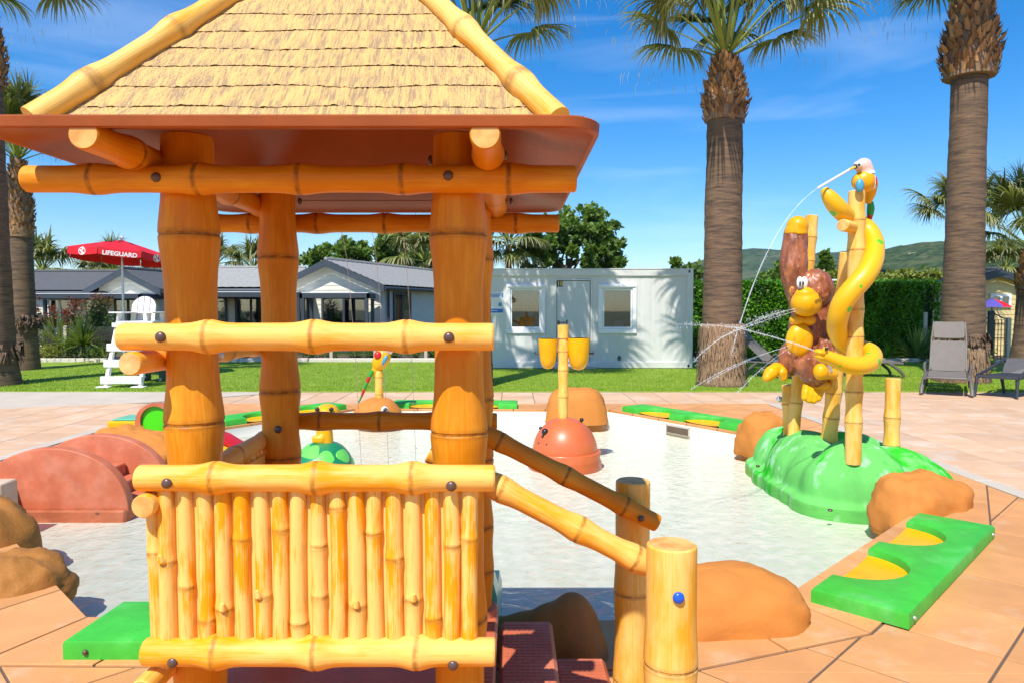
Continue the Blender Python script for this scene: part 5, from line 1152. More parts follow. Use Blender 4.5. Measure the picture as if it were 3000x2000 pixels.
# dark terrace pergolas
def pergola(label, x0, x1, y0, y1, z, posts):
    t = thing('pergola', ((x0 + x1) / 2, y0, 0), label, 'pergola', 'terrace pergolas')
    for a, b in (((x0, y0), (x1, y0)), ((x0, y1), (x1, y1)), ((x0, y0), (x0, y1)), ((x1, y0), (x1, y1))):
        mb = MB(); mb.box(((a[0] + b[0]) / 2, (a[1] + b[1]) / 2, z), (abs(a[0] - b[0]) + .10, abs(a[1] - b[1]) + .10, .17), bev=.01); mb.obj('beam', MT['anthracite'], t)
    mb = MB(); mb.box(((x0 + x1) / 2, (y0 + y1) / 2, z + .10), (x1 - x0, y1 - y0, .02)); mb.obj('awning', MT['white'], t, smooth=False)
    for x in posts:
        for y in (y0, y1): mb = MB(); mb.box((x, y, z / 2), (.11, .11, z - .19), bev=.008); mb.obj('post', MT['anthracite'], t)
pergola('dark metal pergola in front of the slate roofed mobile home', -17.55, -12.9, 24.9, 26.9, 1.98, (-17.5, -13.0))
pergola('dark metal pergola in front of the tiled home, seen through the hut', -11.4, -7.2, 24.2, 26.8, 2.02, (-11.3, -7.2))
pergola('small dark pergola against the gable home seen through the hut', -6.95, -4.75, 23.7, 24.7, 1.98, (-6.9, -4.8))

# ================================================================== GLASS FENCE, KERB PLANTING
def fence_post(i, x, y, h, lab):
    t = tag(MB().box((x, y, h / 2), (.10, .10, h), bev=.008).obj('fence_post', MT['concrete']), lab, 'fence post', 'grey posts of the garden fence')
FY = 21.2; fx = [-17.6, -15.4, -13.2, -11.0, -8.8, -5.35, -4.05, -2.55]
for i, x in enumerate(fx):
    fence_post(i, x, FY, 1.05, ['grey fence post hidden among red photinias at the left end of the bed', 'grey fence post behind the green cordyline', 'grey fence post behind the lifeguard chair', 'grey fence post behind the left front hut post', 'grey fence post just right of the left front hut post', 'left of the three grey fence posts seen under the hut mid rail', 'middle of the three grey fence posts seen under the hut mid rail', 'right of the three grey fence posts seen under the hut mid rail'][i])
for i in range(len(fx) - 1):
    a, b = fx[i] + .06, fx[i + 1] - .06; mb = MB(); mb.box(((a + b) / 2, FY, .60), (b - a, .012, .86)); tag(mb.obj('glass_panel', MT['clear_glass'], smooth=False), ['clear glass fence panel at the left end, behind the feathery grass', 'clear glass fence panel behind the green cordyline', 'clear glass fence panel behind the lifeguard chair', 'clear glass fence panel behind the left front hut post', 'wide clear glass fence panel behind the left back hut post', 'clear glass fence panel between the left and middle posts under the mid rail', 'clear glass fence panel between the middle and right posts under the mid rail'][i], 'glass panel', 'glass panels of the garden fence')

# ================================================================== PLANTS
def leaves(mb, n, place, size, rs, aspect=2.2, red=None, up=.2):
    """n folded leaf quads; place(rs) -> point (and optional shade 0..1)"""
    for i in range(n):
        p, sh = place(rs); s = size * rs.uniform(.6, 1.25)
        d = Vector((rs.gauss(0, 1), rs.gauss(0, 1), rs.gauss(up, .8))).normalized(); w = d.cross(Vector((rs.gauss(0, 1), rs.gauss(0, 1), rs.gauss(0, 1)))).normalized(); u = d.cross(w)
        a = p; m = p + d * s * .5 + u * s * .06; e = p + d * s; hw = w * s / aspect / 1.6
        c = min(1, max(0, sh + rs.uniform(-.25, .25))); r_ = red(p) if red else 0
        mb.add([a, m - hw, e, m + hw], [(0, 1, 2), (0, 2, 3)], [(c, 0, r_)] * 4)
def stems(mb, base, tops, r):
    for q in tops: mid = Vector(base).lerp(Vector(q), .5) + Vector((rnd.uniform(-.05, .05), rnd.uniform(-.05, .05), 0)); mb.tube([base, mid, q], [r, r * .8, r * .4], 5)
def shrub(label, x, y, h, w, n, mt='leaf_dark', size=.09, seed=1, red=None, name='leafy_shrub', cat='shrub', group='shrubs in the planting beds', base=.1, kind=None):
    rs = random.Random(seed); t = thing(name, (x, y, 0), label, cat, group); mb = MB()
    tops = [(x + rs.uniform(-w, w) * .7, y + rs.uniform(-w, w) * .5, h * rs.uniform(.6, .98)) for k in range(9)]
    def place(r):
        q = tops[r.randrange(9)]; tt = r.uniform(base, 1) ** .8; c = Vector((x, y, .05)).lerp(Vector(q), tt); s = w * .33 * (1.1 - .55 * tt)
        return c + Vector((r.gauss(0, s), r.gauss(0, s), r.gauss(0, s * .8))), tt
    leaves(mb, n, place, size, rs, red=(lambda p: max(0, min(1, (p.z / h - red) * 4 + rs.uniform(-.4, .4)))) if red else None)
    mb.v = [(a, b, max(c, .03)) for a, b, c in mb.v]
    mb.obj('foliage', MT[mt], t, angle=None); sb_ = MB(); stems(sb_, (x, y, 0), tops, .014); sb_.obj('stems', MT['bark'], t)
    return t
def blade_plant(label, x, y, h, n, mt='leaf_blade', w=.03, seed=1, z0=0.0, trunk=0, spread=1.0, name='spiky_plant', cat='plant', group='spiky plants in the planting beds'):
    rs = random.Random(seed); t = thing(name, (x, y, 0), label, cat, group); mb = MB()
    for i in range(n):
        a = rs.uniform(0, 6.283); el = rs.uniform(.15, 1.45) if spread > .8 else rs.uniform(.8, 1.5); L = h * rs.uniform(.75, 1.1); c = rs.random()
        d = Vector((math.cos(a) * math.cos(el), math.sin(a) * math.cos(el), math.sin(el))); sd = Vector((-math.sin(a), math.cos(a), 0)) * w * rs.uniform(.6, 1.1); p = Vector((x, y, trunk + .03)); V = []; 
        for k, f in enumerate((.6, 1.0, .85, .5, .05)):
            tt = k / 4; q = p + d * L * tt + Vector((0, 0, -.30 * L * tt * tt * math.cos(el) * spread)); q.z = max(q.z, .03)
            V += [q - sd * f, q + Vector((0, 0, -w * .35)), q + sd * f]
        mb.add(V, [f for k in range(4) for f in ((k * 3, k * 3 + 1, k * 3 + 4, k * 3 + 3), (k * 3 + 1, k * 3 + 2, k * 3 + 5, k * 3 + 4))], [(c * .7 + .3 * (j // 3) / 4, 0, 0) for j in range(15)])
    mb.obj('leaves', MT[mt], t, angle=None)
    if trunk: s = MB(); s.tube([(x, y, 0), (x, y, trunk + .05)], [.06, .045], 8); s.obj('stem', MT['bark'], t)
gx = lambda px, Y: P(px, 900, Y).x
shrub('photinia bush with red young shoots beside the left palm trunks', gx(100, 22), 22.0, 2.0, .42, 900, 'leaf_red', .11, 11, red=.55)
shrub('photinia bush with red tips left of the pergola post', gx(152, 22.6), 22.6, 1.85, .30, 500, 'leaf_red', .10, 12, red=.55)
shrub('tall slim red tipped photinia in the middle of the left bed', gx(222, 22), 22.0, 2.05, .30, 650, 'leaf_red', .10, 13, red=.55)
shrub('narrow red tipped photinia left of the tall slim one', gx(195, 22.5), 22.5, 1.7, .22, 330, 'leaf_red', .10, 14, red=.5)
shrub('large bushy photinia with coppery top, left of the lifeguard chair', gx(283, 21.8), 21.8, 2.1, .50, 1400, 'leaf_red', .11, 15, red=.72)
shrub('broad green shrub behind the lifeguard chair ladder', gx(318, 21.6), 21.6, 1.5, .42, 800, 'leaf_dark', .10, 16)
blade_plant('pale feathery grass clump at the left end of the bed', gx(98, 21.4), 21.4, 1.15, 260, 'leaf_straw', .012, 21)
blade_plant('pale feathery grass clump second from the left palm', gx(135, 21.3), 21.3, .95, 220, 'leaf_straw', .012, 22)
blade_plant('green spiky cordyline on a short stem in front of the red photinia', gx(241, 21.2), 21.2, 1.05, 130, 'leaf_blade', .036, 23, trunk=.42)
blade_plant('upright yellow green yucca left of the cordyline', gx(168, 21.5), 21.5, 1.2, 90, 'leaf_yel', .034, 24, trunk=.3)
shrub('low yellow flowering shrub at the kerb of the left bed', gx(128, 21.05), 21.05, .45, .45, 500, 'leaf_straw', .07, 31)
shrub('low orange green shrub at the kerb of the left bed', gx(165, 21.05), 21.05, .50, .38, 450, 'leaf_yel', .07, 32)
shrub('low dark shrub between the yucca and the cordyline', gx(200, 21.15), 21.15, .75, .4, 700, 'leaf_dark', .07, 33)
shrub('low dark shrub at the foot of the cordyline', gx(265, 21.05), 21.05, .5, .4, 500, 'leaf_dark', .07, 34)
blade_plant('arching strappy leaves at the kerb beside the lifeguard chair', gx(300, 20.95), 20.95, .75, 24, 'leaf_yel', .022, 25)
shrub('dark shrub seen just right of the left front hut post', gx(655, 21.3), 21.3, .75, .36, 800, 'leaf_dark', .08, 35)
blade_plant('small light green tuft beside the dark shrub right of the hut post', gx(715, 21.1), 21.1, .45, 60, 'leaf_yel', .02, 26)
for i, px in enumerate((900, 955, 1030, 1080, 1150, 1210, 1265)):
    shrub(['low hedge plant first from the left in the row under the mid rail', 'low hedge plant second from the left in the row under the mid rail', 'low hedge plant just right of the left fence post, third in its row', 'low hedge plant left of the middle fence post, fourth in its row', 'low hedge plant behind the parrot tail, fifth in its row', 'low hedge plant behind the parrot stump, sixth in its row', 'low hedge plant at the right fence post, last in its row'][i], gx(px, 21.0 + .1 * (i % 2)), 21.45 + .1 * (i % 2), .62 + .06 * (i % 3), .36, 620, 'leaf_hedge', .075, 40 + i, name='hedge_plant', group='low hedge seen through the hut')
# tall hedge on the right
hd = thing('hedge', (8.5, 22.2, 0), 'tall clipped dense green hedge along the right end of the lawn', 'hedge')
hx0, hx1 = gx(2022, 21.6), gx(2762, 21.6); HT = P(1, 826, 21.6).z
mb = MB(); mb.box(((hx0 + hx1) / 2, 22.5, HT / 2), (hx1 - hx0 - .3, 1.3, HT - .25)); mb.obj('dark_core', MT['hedge_core'], hd, smooth=False)  # near-black box, shade between the leaves put into its colour
rs = random.Random(77)
def hplace(r):
    for _ in range(6):
        x = r.uniform(hx0, hx1); u = r.random()
        if mnoise.noise(Vector((x * 1.9, 7, 2))) + .35 * mnoise.noise(Vector((x * 5, 1, 9))) > -.30 or r.random() < .30: break
    bx = .16 * mnoise.noise(Vector((x * 1.3, 3, 0))) + .10 * math.sin(x * 5.1)
    if u < .86:
        z = r.uniform(.15, HT); y = 21.72 + bx + .10 * mnoise.noise(Vector((x * 4, z * 1.6, 1))) + abs(r.gauss(0, .07))
    else: z = HT + .06 * mnoise.noise(Vector((x * 3, 1, 1))) + r.gauss(0, .035); y = r.uniform(21.75, 23.1)
    return Vector((x, y, z)), .5 + .5 * mnoise.noise(Vector((x * 2.2, z * 1.1, 4)))
mb = MB(); leaves(mb, 30000, hplace, .105, rs, aspect=1.7, up=-.1); tag(mb.obj('foliage', MT['leaf_hedge'], hd, angle=None), kind='stuff')
for i, (px, Y, h, mt) in enumerate(((2690, 20.95, 1.35, 'leaf_blade'), (2190, 20.95, .85, 'leaf_hedge'), (2600, 21.0, .7, 'leaf_hedge'), (2740, 20.95, .8, 'leaf_yel'))):
    blade_plant(('large dark flax clump in front of the hedge, left of the lounger', 'strappy plant at the hedge foot right of the palm trunk', 'strappy plant at the hedge foot behind the mound posts', 'yellow green strappy plant behind the lounger')[i], gx(px, Y), Y, h, 90 if i == 0 else 60, mt, .032, 60 + i)
shrub('leafy shrub in the gap between the container and the palm trunk', gx(2052, 20.6), 21.0, 1.5, .3, 700, 'leaf_hedge', .1, 70)
shrub('bright green shrub behind the lounger headrest', gx(2740, 21.2), 21.3, 1.0, .3, 500, 'leaf_yel', .1, 72)
shrub('low straggly plant at the right edge, behind the dark chair', gx(2900, 17.5), 17.6, .55, .3, 150, 'leaf_yel', .12, 73)
tag(MB().tube([(gx(2712, 21.3), 21.3, 0), (gx(2712, 21.3), 21.3, 1.45)], .055, 10).obj('grey_bollard', MT['concrete']), 'slim grey post standing in front of the hedge near the right palm', 'post')
lt = tag(MB().box((gx(2440, 21.5), 21.75, HT + .06), (1.35, .05, .05), bev=.005).obj('fence_rail', MT['white']), 'white rail on top of the hedge behind the monkey', 'rail')

# ---- broadleaf trees
def tree(label, x, y, h, lobes, n, mt='leaf_dark', size=.3, seed=1, trunk_r=.25, name='broadleaf_tree', group='trees behind the homes'):
    rs = random.Random(seed); t = thing(name, (x, y, 0), label, 'tree', group); mb = MB(); clumps = []
    for (cx, cz, rx, rz) in lobes:
        for k in range(26):
            d = Vector((rs.gauss(0, 1), rs.gauss(0, 1), rs.gauss(.15, 1))).normalized(); q = rs.uniform(.45, 1.0)
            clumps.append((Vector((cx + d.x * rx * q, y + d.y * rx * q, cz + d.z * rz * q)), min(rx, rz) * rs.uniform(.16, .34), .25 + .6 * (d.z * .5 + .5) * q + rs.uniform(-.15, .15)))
    def place(r):
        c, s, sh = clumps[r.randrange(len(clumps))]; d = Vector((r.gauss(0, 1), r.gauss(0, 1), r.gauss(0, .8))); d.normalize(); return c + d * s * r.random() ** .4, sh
    leaves(mb, n, place, size, rs, aspect=1.7); tag(mb.obj('crown', MT[mt], t, angle=None), kind='stuff')
    tr = MB(); tr.tube([(x, y, 0), (x + .1, y, h * .3), (x, y, h * .55)], [trunk_r, trunk_r * .8, trunk_r * .5], 10)
    for k in range(10): c = clumps[rs.randrange(len(clumps))][0]; tr.tube([(x, y, h * rs.uniform(.25, .5)), Vector((x, y, h * .5)).lerp(c, .5), c], [trunk_r * .35, trunk_r * .22, .03], 6)
    tr.obj('trunk', MT['bark'], t); return t
def lobe_px(lst, Y): return [(P(a, b, Y).x, P(a, b, Y).z, r * Y / FPX, r2 * Y / FPX) for a, b, r, r2 in lst]
tree('large dark broadleaf tree rising behind the container cabin', gx(1660, 38), 38, 7, lobe_px([(1620, 700, 80, 70), (1700, 670, 70, 75), (1760, 700, 60, 70), (1680, 760, 110, 60), (1570, 740, 60, 50), (1780, 760, 55, 55)], 38), 9000, 'leaf_dark', .30, 101)
tree('large dark broadleaf tree behind the gable home, seen through the hut', gx(1150, 40), 40, 7, lobe_px([(1100, 735, 80, 50), (1180, 720, 80, 60), (1020, 745, 70, 45), (950, 760, 70, 38), (1230, 750, 60, 60), (1080, 790, 160, 50)], 40), 8500, 'leaf_dark', .30, 102)
tree('light green willow like tree right of the dark tree, behind the gable home', gx(1225, 36), 36, 4, lobe_px([(1225, 770, 55, 40), (1180, 790, 50, 25)], 36), 1600, 'leaf_yel', .26, 103)
tree('small dark round tree far behind the slate roof, left of the parasol pole', gx(235, 60), 60, 4, lobe_px([(235, 815, 22, 14), (270, 818, 22, 12)], 60), 900, 'leaf_dark', .4, 104)
tree('small dark conifer behind the hedge, right of the monkey head', gx(2418, 40), 40, 5, lobe_px([(2418, 800, 28, 28), (2418, 770, 15, 30), (2418, 755, 8, 16)], 40), 1300, 'leaf_dark', .3, 105)
tree('dark tree behind the hedge, left of the monkey head', gx(2280, 42), 42, 4, lobe_px([(2285, 800, 30, 35), (2255, 815, 25, 20)], 42), 1100, 'leaf_dark', .3, 106)
tree('yellowish treetops behind the hedge between the monkey and the snake post', gx(2450, 34), 34, 4, lobe_px([(2440, 812, 40, 16), (2490, 815, 40, 16), (2400, 816, 30, 14)], 34), 1100, 'leaf_yel', .22, 107)
tree('low treetops behind the hedge right of the snake', gx(2660, 36), 36, 3, lobe_px([(2640, 815, 50, 20), (2710, 812, 50, 24), (2580, 820, 40, 14)], 36), 1500, 'leaf_yel', .22, 108)
tree('small dark shrub like tree at the right corner of the container roof', gx(1985, 30), 30, 4, lobe_px([(1978, 772, 13, 16), (2040, 800, 20, 28), (2012, 800, 15, 20)], 30), 900, 'leaf_dark', .2, 109)

# ================================================================== PALMS
def frond_mesh(name, elev, plen, rad, nseg, seed, thread=True, wide=1.0):
    """costapalmate fan on a stalk, pointing along +x at the given elevation; hangs under gravity"""
    rs = random.Random(seed); st = MB(); fan = MB()
    pts = []; d = Vector((math.cos(elev), 0, math.sin(elev))); p = Vector((0, 0, 0)); n = 7
    for k in range(n + 1): pts.append(p.copy()); d = (d + Vector((0, 0, -.045 * math.cos(elev)))).normalized(); p = p + d * plen / n
    st.tube(pts, [.048 - .028 * k / n for k in range(n + 1)], 6, flat=.5)
    hub = pts[-1]; side = Vector((0, 1, 0)); up = d.cross(side) * -1
    if up.z < 0: up = -up
    for i in range(nseg):
        a = -2.05 + 4.1 * i / (nseg - 1) + rs.uniform(-.03, .03); L = rad * (.80 + .28 * math.cos(a * .75)) * rs.uniform(.9, 1.08)
        dir_ = (d * math.cos(a) + side * math.sin(a) + up * .18).normalized(); q = hub.copy(); V = []; D = []; c = rs.random(); w0 = .024 * wide * rad / .9
        ws = (.30, 1.0, 1.05, .80, .45, .10); droop = rs.uniform(.13, .30) * (.8 + .35 * abs(a))
        for k, wf in enumerate(ws):
            sd = dir_.cross(Vector((0, 0, 1)))
            if sd.length < .05: sd = side.copy()
            sd = sd.normalized(); nn_ = sd.cross(dir_).normalized()
            V += [q - sd * w0 * wf + nn_ * w0 * wf * .5, q.copy(), q + sd * w0 * wf + nn_ * w0 * wf * .5]; th = max(0, (k - 2.6) / 2.4); D += [(c, 0, th * .8)] * 3
            dir_ = (dir_ + Vector((0, 0, -droop * (k * .66 + .12)))).normalized(); q = q + dir_ * L / 5
        fan.add(V, [f for k in range(5) for f in ((k * 3, k * 3 + 1, k * 3 + 4, k * 3 + 3), (k * 3 + 1, k * 3 + 2, k * 3 + 5, k * 3 + 4))], D)
        if thread and i % 3 == 0:
            m_ = q + dir_ * .07 + Vector((0, 0, -.03)); f_ = m_ + dir_ * .05 + Vector((rs.uniform(-.03, .03), rs.uniform(-.03, .03), -rs.uniform(.04, .14))); w = Vector((.003, .003, 0))
            fan.add([q - w, q + w, m_ + w, m_ - w, f_], [(0, 1, 2, 3), (3, 2, 4)], [(.9, 0, 1)] * 5)
    return st.mesh(name + '_stalk', MT['petiole'], angle=50), fan.mesh(name, MT['frond'], angle=None)
FR = {}
for i, (e, pl, rd, ns) in enumerate(((84, 1.45, 1.0, 52), (74, 1.55, 1.1, 54), (64, 1.6, 1.15, 56), (55, 1.65, 1.15, 56), (47, 1.65, 1.12, 54), (40, 1.6, 1.1, 52), (32, 1.55, 1.05, 50))): FR[i] = [frond_mesh('frond', R(e), pl, rd, ns, 200 + i * 3 + v) for v in (0, 1)]
FS = {}
for i, (e, pl, rd, ns) in enumerate(((78, .9, .95, 24), (45, 1.0, 1.05, 26), (15, 1.0, 1.05, 26), (-20, .9, .95, 24))): FS[i] = [frond_mesh('frond', R(e), pl, rd, ns, 260 + i, False, 1.7)]
def palm(label, x, y, zs, zt, r_base, r_mid, r_top, skirt_r, seed, nf=30, scale=1.0, far=False, flare=1.12, boot=True, group='palms round the pool', fibre=0, zk=None, lean=0.0, only=None):
    """zs: bottom of the boot skirt, zt: top of it (crown)"""
    rs = random.Random(seed); t = thing('palm_tree', (x, y, 0), label, 'palm tree', group)
    mb = MB(); H = zs + .15; n = 40 if not far else 10; pts = []; rad = []
    for k in range(n + 1):
        s = k / n; z = H * s; r = r_base + (r_mid - r_base) * min(1, s / .45) if s < .45 else r_mid + (r_top - r_mid) * (s - .45) / .55
        r *= 1 + (flare - 1) * math.exp(-z / .35) + .012 * math.sin(k * 2.4 + seed) + .018 * mnoise.noise(Vector((z * 1.7, seed, 0)))
        pts.append((x + lean * (s ** 2) + .02 * mnoise.noise(Vector((z, seed, 3))), y, z)); rad.append(r)
    mb.tube(pts, rad, 28 if not far else 8)
    if not far:   # leaf-scar rings
        V = [Vector(v) for v in mb.v]
        for i, v in enumerate(V):
            c = Vector((x, y, v.z)); k = 1 + .02 * mnoise.noise(Vector((v.x * 3, v.y * 3, v.z * 16)))
            mb.v[i] = tuple(c + (v - c) * k)
    mb.obj('trunk', MT['trunk'], t, angle=60)
    xt = x + lean
    if fibre:
        fb = MB(); fb.tube([(x, y, 0), (x, y, .10), (x, y, fibre * .5), (x, y, fibre * .92), (x, y, fibre)], [r_base * 1.32, r_base * 1.18, r_base * 1.10, r_base * 1.10, r_base * 1.02], 26)
        for k in range(420):
            a = rs.uniform(0, 6.283); z = rs.uniform(.02, fibre); rr = r_base * (1.13 + .12 * (1 - z / fibre)); L = rs.uniform(.10, .30); q = Vector((x + math.cos(a) * rr, y + math.sin(a) * rr, z)); e = Vector((math.cos(a) * .025, math.sin(a) * .025, -L)); w = Vector((-math.sin(a), math.cos(a), 0)) * rs.uniform(.008, .022)
            e2 = q + e; e2.z = max(.02, e2.z); fb.add([q - w, q + w, e2 + w * .4, e2 - w * .4], [(0, 1, 2, 3)])
        tag(fb.obj('fibre_skirt', MT['fibre'], t, angle=None), kind='stuff')
    if zk:        # torn bark collar part way up
        kb_ = MB()
        for k in range(150):
            a = rs.uniform(0, 6.283); rr = r_base * 1.05; z = zk + rs.uniform(-.12, .12); q = Vector((x + math.cos(a) * rr, y + math.sin(a) * rr, z)); o_ = Vector((math.cos(a), math.sin(a), 0)) * rs.uniform(.02, .09); w = Vector((-math.sin(a), math.cos(a), 0)) * rs.uniform(.02, .05)
            kb_.add([q - w, q + w, q + o_ + w * .6 + Vector((0, 0, rs.uniform(-.3, .05))), q + o_ - w * .6 + Vector((0, 0, rs.uniform(-.3, .05)))], [(0, 1, 2, 3)], [(rs.random() * .5, 0, 0)] * 4)
        tag(kb_.obj('torn_bark', MT['trunk'], t, angle=None), kind='stuff')
    if boot:
        bt = MB(); nb = 330 if not far else 40
        core = MB(); core.tube([(xt, y, zs), (xt, y, zs + (zt - zs) * .3), (xt, y, zs + (zt - zs) * .7), (xt, y, zt + .1)], [skirt_r * .82, skirt_r * .86, skirt_r * .70, skirt_r * .42], 20 if not far else 8); core.obj('crown_core', MT['fibre'], t)
        for k in range(nb):
            s = k / nb; a = k * 2.39996 + rs.uniform(-.2, .2); z = zs + (zt - zs) * s + rs.uniform(-.07, .07); prof = (.80 + .22 * math.sin(min(1, s * 1.6 + .12) * math.pi * .62)) * (1 - .46 * max(0, s - .35) / .65)
            rr = skirt_r * prof * .93; o_ = Vector((math.cos(a), math.sin(a), 0)); sd = (Vector((-math.sin(a), math.cos(a), 0)) + Vector((0, 0, rs.uniform(-.55, .55)))).normalized(); q = Vector((xt, y, z)) + o_ * rr * rs.uniform(.93, 1.06)
            w = rs.uniform(.035, .075) * skirt_r / .5; h = rs.uniform(.12, .20) * skirt_r / .5; out = rs.uniform(.02, .11) * skirt_r / .5; c = rs.random()
            V = [q - sd * w, q + sd * w, q + sd * w * .8 + Vector((0, 0, h * .5)) + o_ * out * .5, q - sd * w * .8 + Vector((0, 0, h * .5)) + o_ * out * .5, q + o_ * out + Vector((0, 0, h)) + sd * w * rs.uniform(-.5, .5), q - o_ * .03 + Vector((0, 0, h * .4))]
            bt.add(V, [(0, 1, 2, 3), (3, 2, 4), (0, 3, 5), (1, 5, 2)], [(c, 0, 0)] * 6)
        tag(bt.obj('leaf_base_skirt', MT['boot'], t, angle=None), kind='stuff')
    src = FS if far else FR; nl = len(src)
    for k in range(nf):
        lev = min(nl - 1, int(nl * (k + .5) / nf)); v = src[lev][k % len(src[lev])]; az = k * 2.39996 + rs.uniform(-.2, .2) + seed
        s_ = scale * rs.uniform(.9, 1.1); base = Vector((xt + math.cos(az) * .10 * scale, y + math.sin(az) * .10 * scale, zt + .05 + .30 * scale * (1 - lev / nl)))
        f = bpy.data.objects.new('frond', v[1]); COL.objects.link(f); f.parent = t; f.location = base - ORG[t.name]; f.rotation_euler = (0, 0, az); f.scale = (s_,) * 3
        g = bpy.data.objects.new('frond_stalk', v[0]); COL.objects.link(g); g.parent = f
    return t
palm('tall palm with a brown skirt standing right of the container cabin', 4.24, 14.47, 5.28, 6.45, .40, .375, .345, .46, 1, 27, fibre=1.25, flare=1.02)
palm('thickest palm, at the right, standing behind the taupe lounger', 9.55, 15.2, 6.36, 7.95, .44, .37, .335, .58, 2.6, 34, zk=.95, fibre=.75, flare=1.0)
palm('palm cut by the left edge of the picture, nearest of the left pair', -10.54, 14.5, 6.0, 7.55, .44, .36, .32, .44, 4, 18, zk=.75, flare=1.2)
palm('shorter palm just behind the leftmost palm, beside the flower bed', -12.42, 18.2, 3.35, 5.2, .35, .30, .26, .36, 5.2, 22, .72, zk=1.3, flare=1.05)
palm('palm half hidden by the hut roof, rising behind its right slope', -.74, 14.3, 5.7, 6.6, .34, .31, .28, .40, 6.9, 24)
palm('small palm with drooping crown behind the thick right palm', 14.1, 22.5, 3.1, 4.0, .26, .24, .22, .30, 7.7, 20, .72)
palm('palm with criss cross trunk at the right edge, beside the yellow cabin', 11.98, 16.6, 1.9, 2.85, .40, .30, .26, .32, 8.8, 20, .72)
for i, (px, py, Y, s, lab) in enumerate(((125, 800, 36, .95, 'small distant palm over the slate roof at far left'), (338, 800, 38, .9, 'small distant palm with yellow flowers behind the parasol pole'), (288, 815, 40, .75, 'small bushy distant palm left of the parasol pole'), (635, 775, 40, .8, 'small distant palm just right of the left front post'), (742, 792, 38, .8, 'small distant palm over the tiled roof between the left posts'), (1490, 715, 36, 1.0, 'distant palm with a slim trunk left of the big tree behind the container'), (1245, 770, 34, 1.0, 'bright distant palm behind the gable home, beside the right hut post'), (2945, 795, 32, .8, 'small distant palm over the yellow cabin roof'), (462, 810, 38, .6, 'small distant palm top beside the left front post'))):
    q = P(px, py, Y); palm(lab, q.x, Y, q.z - .75 * s, q.z - .15, .2, .18, .16, .26 * s, 20 + i, 26, s * 1.1, far=True, group='distant palms')

# ================================================================== FURNITURE
def lounger(label, x, y, rz, back=60, z0=.0, head=True, mt='taupe_mesh'):
    """x,y: foot end centre; local +y runs towards the head"""
    t = thing('sun_lounger', (x, y, z0), label, 'sun lounger', 'sun loungers on the lawn edge'); M = Matrix.Translation((x, y, z0)) @ Matrix.Rotation(rz, 4, 'Z'); L = lambda a, b, c: M @ Vector((a, b, c))
    b = R(back); hx, hy, hz = 0, 1.15, .36
    def sheet(name, w, p0, p1, th, mtn, crown=.0, bow=.0):
        mb = MB(); p0 = Vector(p0); p1 = Vector(p1); d = (p1 - p0); nrm = Vector((0, -d.z, d.y)).normalized(); V = []; n = 10; m = 8
        for sgn in (1, -1):
            for i in range(n + 1):
                for j in range(m + 1):
                    u = -1 + 2 * j / m; v = i / n; e = 1 - .10 * max(0, abs(2 * v - 1) - .8) / .2 ; q = p0 + d * v + Vector((u * w / 2 * e, 0, 0)) + nrm * (sgn * th / 2 + bow * math.sin(v * math.pi) - crown * (1 - u * u)); V.append(L(*q))
        k = (n + 1) * (m + 1); F = []
        for i in range(n):
            for j in range(m): a = i * (m + 1) + j; F += [(a, a + 1, a + m + 2, a + m + 1), (k + a, k + a + m + 1, k + a + m + 2, k + a + 1)]
        for i in range(n): F += [(i * (m + 1), (i + 1) * (m + 1), k + (i + 1) * (m + 1), k + i * (m + 1)), (i * (m + 1) + m, k + i * (m + 1) + m, k + (i + 1) * (m + 1) + m, (i + 1) * (m + 1) + m)]
        for j in range(m): F += [(j, k + j, k + j + 1, j + 1), (n * (m + 1) + j, n * (m + 1) + j + 1, k + n * (m + 1) + j + 1, k + n * (m + 1) + j)]
        mb.add(V, F); return mb.obj(name, MT[mtn], t, angle=50)
    sheet('seat', .60, (0, .02, .335), (0, hy, .36), .03, mt, .015)
    e1 = Vector((0, hy + .03, .37)); e2 = e1 + Vector((0, math.cos(b), math.sin(b))) * .62; e3 = e2 + Vector((0, math.cos(b), math.sin(b))) * .05; e4 = e3 + Vector((0, math.cos(b), math.sin(b))) * .34
    sheet('backrest', .58, e1, e2, .025, mt, .02)
    if head: sheet('headrest', .52, e3, e4, .05, mt, .02)
    for sx in (-1, 1):
        mb = MB(); mb.tube([L(sx * .33, .0, .31), L(sx * .335, .4, .33), L(sx * .335, 1.2, .34), L(sx * .335, 1.75, .34)], .026, 8, flat=.8); mb.obj('side_rail', MT['grey_taupe'], t)
        mb = MB(); mb.tube([L(sx * .30, e1.y, e1.z), L(sx * .29, e2.y, e2.z), L(sx * .265, e4.y - .02, e4.z)], .017, 8); mb.obj('back_frame', MT['grey_taupe'], t)
        mb = MB(); mb.tube([L(sx * .345, .34, .34), L(sx * .36, .22, .27), L(sx * .385, .05, .13), L(sx * .39, .0, .035), L(sx * .385, .03, .008)], [.03, .034, .034, .034, .02], 10); mb.obj('leg', MT['grey_taupe'], t)
        mb = MB(); mb.tube([L(sx * .34, 1.30, .35), L(sx * .36, 1.45, .22), L(sx * .37, 1.62, .05), L(sx * .37, 1.64, .008)], [.03, .032, .03, .024], 10); mb.obj('leg', MT['grey_taupe'], t)
        mb = MB(); mb.tube([L(sx * .345, .55, .34), L(sx * .37, .56, .46), L(sx * .37, .66, .53), L(sx * .37, .92, .53), L(sx * .345, 1.05, .36)], .024, 8); mb.obj('armrest', MT['grey_taupe'], t)
    mb = MB(); mb.tube([L(-.30, .0, .325), L(0, -.03, .325), L(.30, .0, .325)], .024, 8); mb.obj('front_bar', MT['grey_taupe'], t)
    return t
q = G(2772, 1160); lounger('taupe sun lounger with upright back, facing the pool under the thick right palm', q.x, q.y, R(-32), 66, 0)
